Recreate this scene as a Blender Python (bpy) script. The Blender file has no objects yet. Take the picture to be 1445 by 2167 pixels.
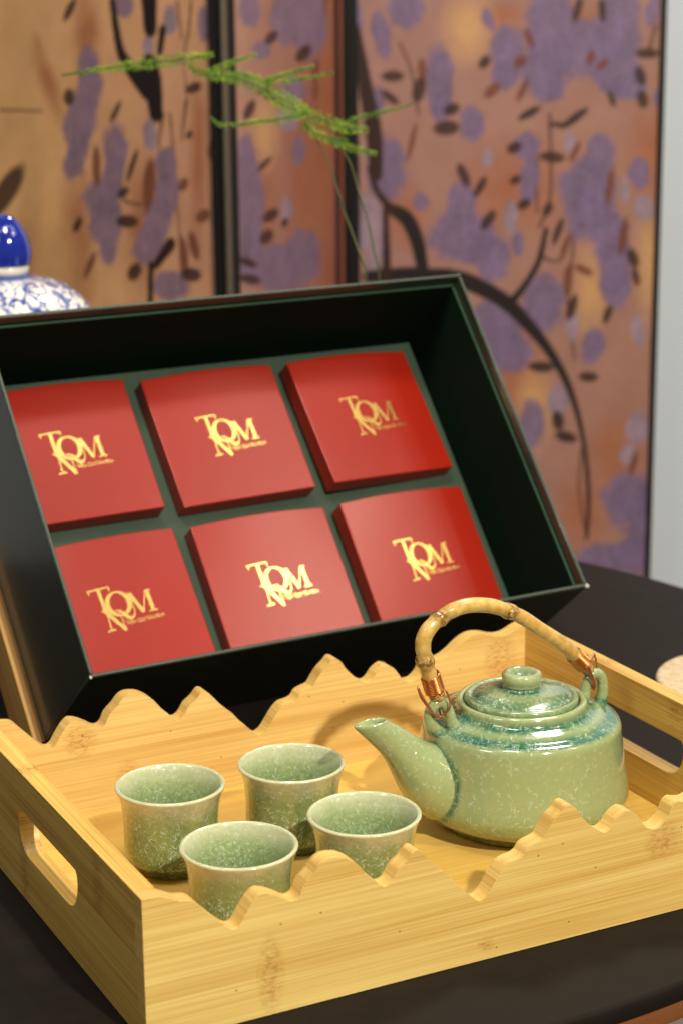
import bpy, bmesh, math, random
import numpy as np
from mathutils import Vector, Matrix
from mathutils.geometry import tessellate_polygon
R_ = math.radians
sc = bpy.context.scene
col = sc.collection
random.seed(7); rng = np.random.RandomState(7)

# ---------------------------------------------------------------- camera
cd = bpy.data.cameras.new('camera'); cam = bpy.data.objects.new('camera', cd); col.objects.link(cam)
rx = Vector((0.89029325, -0.45527233, -0.01024842)); ux = Vector((0.12342048, 0.21956622, 0.9677593)); fx = Vector((0.43834383, 0.86285444, -0.25166825))
CAMPOS = Vector((-0.27655018, -0.73687747, 0.44409682))
cam.matrix_world = Matrix(((rx.x, ux.x, -fx.x, CAMPOS.x), (rx.y, ux.y, -fx.y, CAMPOS.y), (rx.z, ux.z, -fx.z, CAMPOS.z), (0, 0, 0, 1)))
cd.sensor_fit = 'HORIZONTAL'; cd.sensor_width = 36.0; cd.lens = 4213.85 / 1445 * 36.0
cd.clip_start = 0.05; cd.clip_end = 50
cd.dof.use_dof = True; cd.dof.focus_distance = 1.00; cd.dof.aperture_fstop = 16.0; cd.dof.aperture_blades = 0
sc.camera = cam

# ---------------------------------------------------------------- light
w = bpy.data.worlds.new('World'); sc.world = w; w.use_nodes = True
w.node_tree.nodes['Background'].inputs[0].default_value = (1.0, 0.88, 0.72, 1)
w.node_tree.nodes['Background'].inputs[1].default_value = 0.11
def lamp(name, d, dist, target, power, size, color, spot=None, sy=None):
    L = bpy.data.lights.new(name, 'AREA')
    L.shape = 'RECTANGLE' if sy else 'DISK'; L.size = size
    if sy: L.size_y = sy
    L.energy = power; L.color = color
    if spot: L.spread = R_(spot)
    o = bpy.data.objects.new(name, L); col.objects.link(o)
    d = Vector(d).normalized(); t = Vector(target)
    o.location = t + d * dist
    o.rotation_euler = d.to_track_quat('Z', 'Y').to_euler()
    return o
WARM = (1.0, 0.915, 0.76)
lamp('ceiling_spot', (0.03, -0.77, 0.64), 2.6, (0.22, 0.2, 0.08), 74.0, 0.08, WARM)
lamp('ceiling_spot', (0.50, -0.43, 0.76), 2.4, (0.25, 0.3, 0.10), 3.0, 0.12, (1, 0.90, 0.74))
lamp('ceiling_spot', (0.45, 0.35, 0.85), 2.2, (0.25, 0.2, 0.05), 20.0, 0.40, WARM)
# rows of small ceiling panels overhead
def at_point(name, P, target, *a, **k):
    d = Vector(P) - Vector(target); return lamp(name, d, d.length, target, *a, **k)
for x in (-0.9, -0.45, 0.0, 0.45, 0.9, 1.35):
    at_point('ceiling_panel', (x, -0.25, 2.1), (0.2, 0.15, 0.05), 0.85, 0.22, (1, 0.95, 0.88), sy=0.07)
for x in (-0.2, 0.9):
    at_point('ceiling_panel', (x, 0.75, 2.1), (0.2, 0.15, 0.05), 0.85, 0.30, (0.92, 0.96, 1.0), sy=0.10)
at_point('ceiling_softbox', (1.58, -0.92, 2.3), (0.25, 0.42, 0.11), 7.4, 1.30, (1, 0.88, 0.72), sy=0.62)
at_point('left_fill', (-1.5, -0.3, 1.5), (0.2, 0.15, 0.05), 8.5, 0.5, (0.95, 0.95, 0.95), sy=0.35)  # added fill light that brightens the left-facing sides
# warm wash on the folding screen
lamp('screen_wash', (-0.35, -0.9, 0.75), 1.7, (0.50, 1.25, 0.25), 7.6, 0.25, (1, 0.90, 0.76))

sc.view_settings.view_transform = 'Standard'; sc.view_settings.look = 'None'
sc.view_settings.exposure = 0.0; sc.view_settings.gamma = 1.0

# ---------------------------------------------------------------- helpers
def tag(o, label=None, cat=None, group=None, kind=None):
    if label: o['label'] = label
    if cat: o['category'] = cat
    if group: o['group'] = group
    if kind: o['kind'] = kind
    return o
def empty(name, loc=(0, 0, 0), M=None):
    o = bpy.data.objects.new(name, None); o.empty_display_size = 0.01; col.objects.link(o)
    if M is not None: o.matrix_world = M
    else: o.location = loc
    return o
def link(name, me, mat=None, parent=None, smooth=False, bevel=0, seg=2, angle=35):
    o = bpy.data.objects.new(name, me); col.objects.link(o)
    if mat: me.materials.append(mat)
    if parent: o.parent = parent
    if smooth:
        me.polygons.foreach_set('use_smooth', [True] * len(me.polygons))
    if bevel:
        b = o.modifiers.new('bevel', 'BEVEL'); b.width = bevel; b.segments = seg; b.limit_method = 'ANGLE'; b.angle_limit = R_(angle)
        b.harden_normals = False
        me.polygons.foreach_set('use_smooth', [True] * len(me.polygons))
        try: me.set_sharp_from_angle(angle=R_(50))
        except Exception: pass
    return o
def mesh(name, V, F, uv=None):
    me = bpy.data.meshes.new(name); me.from_pydata([tuple(v) for v in V], [], F); me.update()
    if uv is not None:
        l = me.uv_layers.new(name='UVMap')
        idx = np.empty(len(me.loops), dtype=np.int32); me.loops.foreach_get('vertex_index', idx)
        l.data.foreach_set('uv', np.asarray(uv, dtype=np.float32)[idx].ravel())
    return me
def fix(me):
    bm = bmesh.new(); bm.from_mesh(me); bmesh.ops.recalc_face_normals(bm, faces=bm.faces); bm.to_mesh(me); bm.free(); return me
def box_mesh(name, x0, x1, y0, y1, z0, z1):
    V = [(x, y, z) for z in (z0, z1) for y in (y0, y1) for x in (x0, x1)]
    F = [(0, 2, 3, 1), (4, 5, 7, 6), (0, 1, 5, 4), (2, 6, 7, 3), (0, 4, 6, 2), (1, 3, 7, 5)]
    return mesh(name, V, F)
def grain_uv(me, axis, across, off=(0, 0)):
    """uv in metres: u along the grain axis, v = sum of the two others, per face"""
    l = me.uv_layers.get('UVMap') or me.uv_layers.new(name='UVMap')
    ax = 'xyz'.index(axis)
    for p in me.polygons:
        n = p.normal
        for li in p.loop_indices:
            co = me.vertices[me.loops[li].vertex_index].co
            oth = [i for i in range(3) if i != ax]
            if abs(n[ax]) > 0.7: u, v = co[oth[0]] * 0.15, co[oth[1]]
            else:
                k = oth[0] if abs(n[oth[0]]) < abs(n[oth[1]]) else oth[1]
                if across is not None and abs(n['xyz'.index(across)]) < 0.7: k = 'xyz'.index(across)
                u, v = co[ax], co[k]
            l.data[li].uv = (u + off[0], v + off[1])
    return me
def extrude(name, outer, holes, T, plane='xz', off=0.0):
    """2-D outline (with holes) extruded by T; plane xz extrudes along +y, yz along +x"""
    loops = [outer] + holes
    pts = [q for l in loops for q in l]; n = len(pts)
    tris = tessellate_polygon([[Vector((a, b, 0)) for a, b in l] for l in loops])
    def P(a, b, t): return (a, off + t, b) if plane == 'xz' else ((off + t, a, b) if plane == 'yz' else (a, b, off + t))
    V = [P(a, b, 0) for a, b in pts] + [P(a, b, T) for a, b in pts]
    F = [tuple(t) for t in tris] + [tuple(i + n for i in reversed(t)) for t in tris]
    s = 0
    for l in loops:
        m = len(l)
        for i in range(m): F.append((s + i, s + (i + 1) % m, s + (i + 1) % m + n, s + i + n))
        s += m
    return fix(mesh(name, V, F))
def catmull(P, k=4):
    P = [np.array(q, float) for q in P]; out = []
    for i in range(len(P) - 1):
        p0 = P[max(i - 1, 0)]; p1 = P[i]; p2 = P[i + 1]; p3 = P[min(i + 2, len(P) - 1)]
        for j in range(k):
            t = j / k
            out.append(0.5 * ((2 * p1) + (-p0 + p2) * t + (2 * p0 - 5 * p1 + 4 * p2 - p3) * t * t + (-p0 + 3 * p1 - 3 * p2 + p3) * t ** 3))
    out.append(P[-1]); return out
def lathe(name, prof, n=96, attr=None):
    """prof: (r,z) list; uv = (angle * r_mean, arc length); seam duplicated"""
    prof = [tuple(q) for q in prof]; m = len(prof)
    rm = max(q[0] for q in prof) * 0.9
    s = [0]
    for i in range(1, m): s.append(s[-1] + math.hypot(prof[i][0] - prof[i - 1][0], prof[i][1] - prof[i - 1][1]))
    V = []; UV = []; F = []
    for j in range(n + 1):
        a = 2 * math.pi * j / n
        for i, (r, z) in enumerate(prof):
            V.append((r * math.cos(a), r * math.sin(a), z)); UV.append((a * rm, s[i]))
    for j in range(n):
        for i in range(m - 1):
            A = j * m + i; F.append((A, A + m, A + m + 1, A + 1))
    me = mesh(name, V, F, UV)
    if attr is not None:
        at = me.attributes.new('pool', 'FLOAT', 'POINT'); at.data.foreach_set('value', np.tile(np.array(attr, dtype=np.float32), n + 1))
    bm = bmesh.new(); bm.from_mesh(me)
    bmesh.ops.remove_doubles(bm, verts=bm.verts, dist=1e-6)
    bmesh.ops.recalc_face_normals(bm, faces=bm.faces); bm.to_mesh(me); bm.free()
    return me
def tube(name, pts, rad, n=12, closed=False, cap=True, frames=None, shape=None):
    """sweep; rad scalar or list; uv in metres"""
    P = [Vector(q) for q in pts]; m = len(P)
    rad = [rad] * m if np.isscalar(rad) else list(rad)
    T = []
    for i in range(m):
        a = P[(i - 1) % m] if closed or i > 0 else P[0]; b = P[(i + 1) % m] if closed or i < m - 1 else P[-1]
        T.append((b - a).normalized())
    up = Vector((0, 0, 1)) if abs(T[0].z) < 0.9 else Vector((1, 0, 0))
    N = (up - T[0] * up.dot(T[0])).normalized(); Ns = [N]
    for i in range(1, m):
        N = Ns[-1]; N = (N - T[i] * N.dot(T[i])); N = N.normalized() if N.length > 1e-8 else Ns[-1]; Ns.append(N)
    V = []; UV = []; L = 0
    for i in range(m):
        if i: L += (P[i] - P[i - 1]).length
        B = T[i].cross(Ns[i])
        for j in range(n):
            a = 2 * math.pi * j / n
            V.append(P[i] + (Ns[i] * math.cos(a) + B * math.sin(a)) * rad[i]); UV.append((L, a * 0.004))
    F = []
    for i in range(m if closed else m - 1):
        for j in range(n):
            a = i * n + j; b = i * n + (j + 1) % n; c = ((i + 1) % m) * n + (j + 1) % n; d = ((i + 1) % m) * n + j
            F.append((a, b, c, d))
    if not closed and cap:
        F.append(tuple(range(n - 1, -1, -1))); F.append(tuple((m - 1) * n + j for j in range(n)))
    return fix(mesh(name, V, F, UV))
def join_data(parts):
    V = []; F = []
    for v, f in parts:
        k = len(V); V += list(v); F += [tuple(i + k for i in q) for q in f]
    return V, F

# ---------------------------------------------------------------- node helpers
class NT:
    def __init__(s, name):
        s.m = bpy.data.materials.new(name); s.m.use_nodes = True; s.t = s.m.node_tree
        s.b = s.t.nodes['Principled BSDF']
    def n(s, typ, **kw):
        o = s.t.nodes.new(typ)
        for k, v in kw.items():
            if k.startswith('i_'): s.set(o, k[2:], v)
            else: setattr(o, k, v)
        return o
    def set(s, o, key, v):
        key = int(key) if key.isdigit() else key
        inp = o.inputs[key]
        if hasattr(v, 'is_output') or isinstance(v, bpy.types.NodeSocket): s.t.links.new(v, inp)
        else: inp.default_value = v
    def math(s, op, a, b=0.0, c=0.0, clamp=False):
        o = s.n('ShaderNodeMath', operation=op, use_clamp=clamp); s.set(o, '0', a); s.set(o, '1', b)
        if op in ('MULTIPLY_ADD', 'SMOOTH_MIN', 'SMOOTH_MAX', 'COMPARE'): s.set(o, '2', c)
        return o.outputs[0]
    def mix(s, f, a, b, mode='MIX'):
        o = s.n('ShaderNodeMix', data_type='RGBA', blend_type=mode)
        s.set(o, '0', f); s.set(o, '6', a if not isinstance(a, tuple) else (*a[:3], 1)); s.set(o, '7', b if not isinstance(b, tuple) else (*b[:3], 1)); return o.outputs[2]
    def ramp(s, f, stops, interp='LINEAR'):
        o = s.n('ShaderNodeValToRGB'); r = o.color_ramp; r.interpolation = interp
        while len(r.elements) < len(stops): r.elements.new(0.5)
        for e, (p, c) in zip(r.elements, stops): e.position = p; e.color = (*c, 1) if len(c) == 3 else c
        s.set(o, '0', f); return o.outputs[0]
    def rng(s, f, a, b, c=0.0, d=1.0):
        o = s.n('ShaderNodeMapRange'); s.set(o, '0', f); s.set(o, '1', a); s.set(o, '2', b); s.set(o, '3', c); s.set(o, '4', d); return o.outputs[0]
    def noise(s, vec, scale, detail=3, rough=0.55, dist=0.0, dim='3D'):
        o = s.n('ShaderNodeTexNoise', noise_dimensions=dim); s.set(o, 'Vector', vec) if vec is not None else None
        s.set(o, 'Scale', scale); s.set(o, 'Detail', detail); s.set(o, 'Roughness', rough); s.set(o, 'Distortion', dist); return o.outputs[0]
    def mapping(s, vec, scale=(1, 1, 1), loc=(0, 0, 0), rot=(0, 0, 0)):
        o = s.n('ShaderNodeMapping'); s.set(o, '0', vec); o.inputs['Scale'].default_value = scale; o.inputs['Location'].default_value = loc; o.inputs['Rotation'].default_value = rot; return o.outputs[0]
    def bump(s, h, strength=0.2, dist=0.001):
        o = s.n('ShaderNodeBump'); s.set(o, 'Height', h); s.set(o, 'Strength', strength); s.set(o, 'Distance', dist); s.t.links.new(o.outputs[0], s.b.inputs['Normal'])
    def P(s, **kw):
        for k, v in kw.items():
            k = {'Base': 'Base Color', 'Spec': 'Specular IOR Level', 'Coat': 'Coat Weight', 'CoatR': 'Coat Roughness', 'SheenW': 'Sheen Weight', 'SSS': 'Subsurface Weight'}.get(k, k)
            if isinstance(v, tuple) and len(v) == 3: v = (*v, 1)
            s.set(s.b, k, v)
        return s.m
    def tex(s, which='Object'):
        return s.n('ShaderNodeTexCoord').outputs[which]
    def uv(s): return s.tex('UV')
    def attr(s, name, out='Fac'):
        return s.n('ShaderNodeAttribute', attribute_name=name).outputs[out]
def srgb(r, g, b, k=1.0):
    f = lambda c: ((c / 255 + 0.055) / 1.055) ** 2.4 if c / 255 > 0.04045 else c / 255 / 12.92
    return (f(r) * k, f(g) * k, f(b) * k)

# ---------------------------------------------------------------- materials
def bamboo(name, light, dark, strip=0.034, tint=0.12, seed=0.0, streak=1.0, rough=0.42, knots=(), auto=0.0):
    t = NT(name); uv = t.uv(); sp = t.n('ShaderNodeSeparateXYZ', i_0=uv); u, v = sp.outputs[0], sp.outputs[1]
    sid = t.math('FLOOR', t.math('DIVIDE', t.math('ADD', v, seed + 0.5), strip))
    wn = t.n('ShaderNodeTexWhiteNoise', noise_dimensions='1D'); t.set(wn, 'W', sid); rnd = wn.outputs[0]
    cb = t.n('ShaderNodeCombineXYZ'); t.set(cb, '0', t.math('ADD', u, t.math('MULTIPLY', rnd, 3.1))); t.set(cb, '1', t.math('ADD', v, seed)); vec = cb.outputs[0]
    fine = t.noise(t.mapping(vec, (7, 1250, 1)), 1.0, 2, 0.6)
    mid = t.noise(t.mapping(vec, (5, 210, 1)), 1.0, 4, 0.6, 0.3)
    big = t.noise(t.mapping(vec, (2.5, 45, 1)), 1.0, 2, 0.5)
    f = t.math('ADD', t.math('MULTIPLY', fine, 0.55 * streak), t.math('ADD', t.math('MULTIPLY', mid, 0.45 * streak), t.math('MULTIPLY', big, 0.45)))
    f = t.rng(f, 0.50 * streak + 0.04, 0.50 * streak + 0.225 + 0.19)
    c = t.mix(f, light, dark)
    # strips differ a little in tone
    c = t.mix(1.0, c, t.ramp(rnd, [(0, (1 - tint, 1 - tint * 1.15, 1 - tint * 1.5)), (1, (1 + 0, 1, 1))]), 'MULTIPLY')
    # nodes: once per 0.24 m on each strip, a patch of short dark dashes
    pu = t.math('MODULO', t.math('ADD', t.math('ADD', u, t.math('MULTIPLY', rnd, 5.7)), 4.0 + seed), 0.27)
    band = t.math('SUBTRACT', 1.0, t.rng(t.math('ABSOLUTE', t.math('SUBTRACT', pu, 0.13)), 0.002, 0.009))
    dash = t.noise(t.mapping(vec, (260, 620, 1)), 1.0, 2, 0.6)
    d2 = t.rng(dash, 0.47, 0.62)
    soft = t.noise(t.mapping(vec, (60, 90, 1)), 1.0, 3)
    amt = t.math('MULTIPLY', t.math('MULTIPLY', band, auto), t.math('ADD', t.math('MULTIPLY', d2, 0.55), t.math('MULTIPLY', soft, 0.45)))
    for (ku, kv, su, sv) in knots:
        e = t.math('ADD', t.math('POWER', t.math('DIVIDE', t.math('SUBTRACT', u, ku), su), 2.0), t.math('POWER', t.math('DIVIDE', t.math('SUBTRACT', v, kv), sv), 2.0))
        k = t.rng(e, 1.2, 0.0)
        kn = t.math('MULTIPLY', k, t.math('ADD', t.math('MULTIPLY', d2, 0.55), t.math('MULTIPLY', soft, 0.35)))
        amt = t.math('MAXIMUM', amt, kn)
    c = t.mix(t.math('MULTIPLY', amt, 0.9, clamp=True), c, (dark[0] * 0.62, dark[1] * 0.42, dark[2] * 0.22))
    vo = t.n('ShaderNodeTexVoronoi', voronoi_dimensions='2D'); t.set(vo, 'Vector', vec); t.set(vo, 'Scale', 26.0)
    speck = t.math('LESS_THAN', vo.outputs['Distance'], 0.013)
    c = t.mix(t.math('MULTIPLY', speck, 0.7), c, (0.10, 0.045, 0.012))
    t.bump(t.math('ADD', fine, t.math('MULTIPLY', mid, 0.6)), 0.18, 0.0004)
    return t.P(Base=c, Roughness=t.rng(mid, 0.3, 0.7, rough - 0.08, rough + 0.1), Coat=0.15, CoatR=0.3)
BL = srgb(242, 213, 132); BD = srgb(208, 160, 73)
M_cut = bamboo('bamboo_cut_edge', srgb(226, 194, 112), srgb(190, 146, 70), 0.02, 0.06, 0.2, 1.2, 0.5)
M_front = bamboo('bamboo_front', BL, BD, 0.09, 0.05, 0.11, 1.1, knots=[(0.060, 0.020, 0.007, 0.020), (0.172, 0.008, 0.005, 0.004), (0.273, 0.040, 0.011, 0.011)])
M_back = bamboo('bamboo_back', srgb(236, 205, 132), srgb(204, 157, 79), 0.036, 0.14, 0.0012, 1.0, knots=[(0.060, 0.048, 0.010, 0.011), (0.087, 0.017, 0.008, 0.016), (0.33, 0.05, 0.012, 0.02)])
M_side = bamboo('bamboo_side', srgb(232, 196, 104), srgb(176, 128, 50), 0.07, 0.06, 0.3, 1.25, auto=0.8)
M_floor = bamboo('bamboo_floor', srgb(228, 194, 104), srgb(200, 152, 64), 0.05, 0.10, 0.02, 0.8, 0.38)
M_stand = bamboo('bamboo_stand', srgb(205, 160, 88), srgb(170, 118, 56), 0.02, 0.12, 0.6, 0.9)

def glaze(name, hi, lo, teal, axis_lo, axis_hi, dens, pool_amt=1.0, size=1.0, inner=None, warm=None, halo_amt=0.0, needle=0.9, mid=None):
    """crystalline celadon glaze: tone runs from hi (rim) to lo (foot) along local z, needle crystals grow in it"""
    t = NT(name); uv = t.uv(); ob = t.tex('Object'); z = t.n('ShaderNodeSeparateXYZ', i_0=ob).outputs[2]
    g = t.rng(z, axis_lo, axis_hi)
    cloud = t.noise(ob, 55, 4, 0.6); fine = t.noise(ob, 420, 3, 0.6)
    gz = t.math('ADD', g, t.math('MULTIPLY', t.math('SUBTRACT', cloud, 0.5), 0.5), clamp=True)
    c = t.mix(gz, lo, hi) if mid is None else t.ramp(gz, [(0.0, lo), (0.72, mid), (0.93, hi)])
    mott = t.rng(t.math('ADD', t.math('MULTIPLY', fine, 0.6), t.math('MULTIPLY', cloud, 0.4)), 0.38, 0.62)
    c = t.mix(t.math('MULTIPLY', mott, t.math('MULTIPLY', t.math('SUBTRACT', 1.15, g), 0.75)), c, (lo[0] * 0.40, lo[1] * 0.50, lo[2] * 0.40))
    if warm is not None:
        wn = t.rng(t.noise(ob, 28, 2), 0.52, 0.75)
        c = t.mix(t.math('MULTIPLY', wn, 0.30), c, warm)
    pool = t.attr('pool')
    pn = t.math('MULTIPLY', pool, t.rng(t.noise(ob, 90, 3, 0.6), 0.25, 0.55, 0.5, 1.0))
    c = t.mix(t.math('MULTIPLY', pn, pool_amt, clamp=True), c, teal)
    # needles: per Voronoi cell two or three thin crossed lines
    tot = None
    for k, (sc_, ln, wd) in enumerate(((230, 0.42, 0.040), (400, 0.46, 0.06), (170, 0.34, 0.026))):
        m = t.mapping(uv, (sc_ * size, sc_ * size, 1), (k * 3.7, k * 1.3, 0), (0, 0, k * 0.7))
        vo = t.n('ShaderNodeTexVoronoi', voronoi_dimensions='2D'); t.set(vo, 'Vector', m); t.set(vo, 'Scale', 1.0)
        dl = t.n('ShaderNodeVectorMath', operation='SUBTRACT'); t.set(dl, '0', m); t.set(dl, '1', vo.outputs['Position'])
        dsp = t.n('ShaderNodeSeparateXYZ', i_0=dl.outputs[0]); dx, dy = dsp.outputs[0], dsp.outputs[1]
        csp = t.n('ShaderNodeSeparateColor', i_0=vo.outputs['Color'])
        ang = t.math('MULTIPLY', csp.outputs[0], 6.283); lines = None
        for q in range(2 if k else 3):
            a = t.math('ADD', t.math('MULTIPLY', ang, 1.0 + q * 1.7), q * 1.05)
            ca, sa = t.math('COSINE', a), t.math('SINE', a)
            al = t.math('ADD', t.math('MULTIPLY', dx, ca), t.math('MULTIPLY', dy, sa)); pe = t.math('SUBTRACT', t.math('MULTIPLY', dy, ca), t.math('MULTIPLY', dx, sa))
            al = t.math('SUBTRACT', al, 0.12 * (q - 1))
            li = t.math('MULTIPLY', t.rng(t.math('ABSOLUTE', pe), wd, wd * 0.3), t.rng(t.math('ABSOLUTE', al), ln, ln * 0.6))
            lines = li if lines is None else t.math('MAXIMUM', lines, li)
        keep = t.math('MULTIPLY', lines, t.math('MULTIPLY_ADD', csp.outputs[2], 0.7, 0.15))
        # density mask
        th = t.math('ADD', t.math('MULTIPLY', t.math('SUBTRACT', 1.0, g), dens[1] - dens[0]), dens[0])
        th = t.math('ADD', th, t.math('MULTIPLY', pool, 0.9))
        th = t.math('MULTIPLY', th, t.rng(t.noise(ob, 40, 2), 0.35, 0.6, 0.25, 1.2))
        on = t.math('LESS_THAN', csp.outputs[1], th)
        lay = t.math('MULTIPLY', keep, on)
        tot = lay if tot is None else t.math('MAXIMUM', tot, lay)
    h1 = t.noise(t.mapping(uv, (2400, 330, 1), (0, 0, 0), (0, 0, 0.8)), 1.0, 2, 0.5); h2 = t.noise(t.mapping(uv, (2400, 330, 1), (5, 2, 0), (0, 0, -0.6)), 1.0, 2, 0.5)
    hatch = t.rng(t.math('MAXIMUM', h1, h2), 0.56, 0.68)
    halo = t.math('MULTIPLY', hatch, t.math('MULTIPLY', t.math('SUBTRACT', 1.1, g), halo_amt))
    c = t.mix(halo, c, (0.52, 0.60, 0.36))
    hue = t.mix(t.noise(ob, 130, 1), (0.72, 0.78, 0.58), (0.60, 0.80, 0.74))
    c = t.mix(t.math('MULTIPLY', tot, needle, clamp=True), c, hue)
    t.bump(t.math('ADD', t.math('ADD', tot, t.math('MULTIPLY', halo, 0.8)), t.math('MULTIPLY', cloud, 0.3)), 0.30, 0.0003)
    return t.P(Base=c, Roughness=0.11, Spec=0.6, Coat=0.8, CoatR=0.025, SSS=0.0)
TEAL = srgb(10, 92, 66)
M_cup = glaze('celadon_cup_glaze', srgb(202, 199, 160), srgb(80, 108, 42), TEAL, 0.000, 0.048, (0.10, 1.3), 0.25, 1.15, warm=srgb(176, 150, 80), halo_amt=0.35, mid=srgb(140, 153, 96))
M_cupin = glaze('celadon_cup_inside', srgb(194, 198, 158), srgb(92, 122, 64), TEAL, 0.010, 0.046, (0.35, 1.6), 0.3, 1.25, halo_amt=0.45, mid=srgb(158, 172, 120))
M_pot = glaze('celadon_pot_glaze', srgb(152, 166, 116), srgb(132, 138, 60), TEAL, -0.004, 0.024, (0.26, 0.46), 1.0, 1.0, needle=0.62, halo_amt=0.12)
M_lid = glaze('celadon_lid_glaze', srgb(160, 172, 124), srgb(128, 150, 104), TEAL, 0.066, 0.082, (0.12, 0.7), 1.0, 0.9, halo_amt=0.15)

def handle_mat():
    t = NT('bamboo_cane'); ob = t.tex('Object'); nd = t.attr('node'); uv = t.uv()
    st = t.noise(t.mapping(uv, (40, 900, 1)), 1.0, 3)
    bl = t.noise(ob, 160, 4, 0.65)
    c = t.mix(t.rng(bl, 0.35, 0.7), srgb(226, 196, 118), srgb(190, 145, 62))
    c = t.mix(t.math('MULTIPLY', st, 0.3), c, srgb(150, 100, 38))
    k = t.math('MULTIPLY', nd, t.rng(t.noise(ob, 380, 4, 0.7), 0.35, 0.55), clamp=True)
    c = t.mix(t.math('MULTIPLY', k, 0.9), c, srgb(98, 56, 16))
    t.bump(t.math('ADD', bl, t.math('MULTIPLY', st, 0.5)), 0.35, 0.0006)
    return t.P(Base=c, Roughness=0.26, Coat=0.5, CoatR=0.12)
M_cane = handle_mat()
def caneend():
    t = NT('cane_end_fibre'); ob = t.tex('Object'); n = t.noise(ob, 900, 3)
    t.bump(n, 0.8, 0.001); return t.P(Base=t.mix(t.rng(n, 0.4, 0.6), srgb(205, 165, 95), srgb(70, 40, 14)), Roughness=0.7)
M_caneend = caneend()
t = NT('copper_wire'); M_copper = t.P(Base=srgb(226, 146, 86), Metallic=1.0, Roughness=0.28)
t = NT('copper_loop'); M_copper2 = t.P(Base=srgb(200, 130, 100), Metallic=0.9, Roughness=0.35)

def paper(name, c, rough, spec=0.5, nscale=500, var=0.12, coat=0.0, sheen=0.0):
    t = NT(name); ob = t.tex('Object'); n = t.noise(ob, nscale, 3); b = t.noise(ob, 14, 3)
    k = t.math('ADD', t.math('MULTIPLY', n, 0.5), t.math('MULTIPLY', b, 0.5))
    cc = t.mix(t.rng(k, 0.35, 0.65), tuple(x * (1 - var) for x in c), tuple(min(1, x * (1 + var)) for x in c))
    t.bump(n, 0.12, 0.0004)
    return t.P(Base=cc, Roughness=rough, Spec=spec, Coat=coat, CoatR=0.14)
M_green = paper('dark_green_paper', srgb(40, 47, 36), 0.34, 0.45, coat=0.35)
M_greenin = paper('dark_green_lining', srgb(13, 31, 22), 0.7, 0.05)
M_insert = paper('grey_green_insert', srgb(50, 68, 54), 0.6, 0.3)
M_rim = paper('worn_highlit_rim_paper', srgb(64, 74, 64), 0.5, 0.4, 900, 0.35)
M_liner = paper('liner_edge_paper', srgb(42, 68, 50), 0.5, 0.4, 900, 0.3)
M_white = paper('bare_board', srgb(190, 190, 178), 0.7)
M_red = paper('red_paper', srgb(148, 30, 13), 0.26, 0.5, 700, 0.06)
M_redside = M_red
t = NT('gold_foil'); fo = t.noise(t.tex('Object'), 260, 2)
t.bump(fo, 0.04, 0.0003); M_gold = t.P(Base=srgb(246, 208, 122), Metallic=1.0, Roughness=0.24)

def tablemat():
    t = NT('black_table_laminate'); ob = t.tex('Object'); n = t.noise(ob, 60, 4); f = t.noise(ob, 900, 2)
    vo = t.n('ShaderNodeTexVoronoi'); t.set(vo, 'Vector', ob); t.set(vo, 'Scale', 38.0)
    sp = t.math('MULTIPLY', t.math('LESS_THAN', vo.outputs['Distance'], 0.035), t.math('LESS_THAN', t.n('ShaderNodeSeparateColor', i_0=vo.outputs['Color']).outputs[0], 0.25))
    c = t.mix(t.rng(n, 0.3, 0.7), srgb(26, 23, 20), srgb(33, 28, 24)); c = t.mix(sp, c, srgb(170, 160, 140))
    t.bump(f, 0.15, 0.0003); return t.P(Base=c, Roughness=t.rng(n, 0.3, 0.7, 0.5, 0.6), Spec=0.06)
M_table = tablemat()
t = NT('table_rim_wood'); M_rimwood = t.P(Base=t.mix(t.noise(t.mapping(t.tex('Object'), (8, 8, 300)), 1.0, 3), srgb(96, 54, 26), srgb(136, 82, 42)), Roughness=0.45)
t = NT('floor_tile_grey'); M_ground = t.P(Base=t.mix(t.noise(t.tex('Object'), 3, 4), srgb(110, 100, 94), srgb(128, 117, 108)), Roughness=0.5)
t = NT('white_wall_paint'); wn_ = t.noise(t.tex('Object'), 250, 3); t.bump(wn_, 0.1, 0.001); M_wall = t.P(Base=t.mix(t.noise(t.tex('Object'), 1.5, 3), srgb(214, 224, 236), srgb(224, 234, 246)), Roughness=0.8)
t = NT('black_metal'); M_blackm = t.P(Base=srgb(28, 26, 26), Roughness=0.35, Metallic=0.3)
t = NT('bronze_strip'); M_bronze = t.P(Base=srgb(120, 108, 92), Roughness=0.35, Metallic=0.6)
def stone():
    t = NT('speckled_stone'); ob = t.tex('Object'); n = t.noise(ob, 160, 5, 0.7); vo = t.n('ShaderNodeTexVoronoi'); t.set(vo, 'Vector', ob); t.set(vo, 'Scale', 260.0)
    c = t.mix(t.rng(n, 0.45, 0.65), srgb(206, 186, 152), srgb(176, 152, 112)); c = t.mix(t.math('MULTIPLY', t.rng(vo.outputs['Distance'], 0.25, 0.15), 0.4), c, srgb(140, 112, 78))
    t.bump(n, 0.3, 0.0008); return t.P(Base=c, Roughness=0.7)
M_stone = stone()
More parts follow.
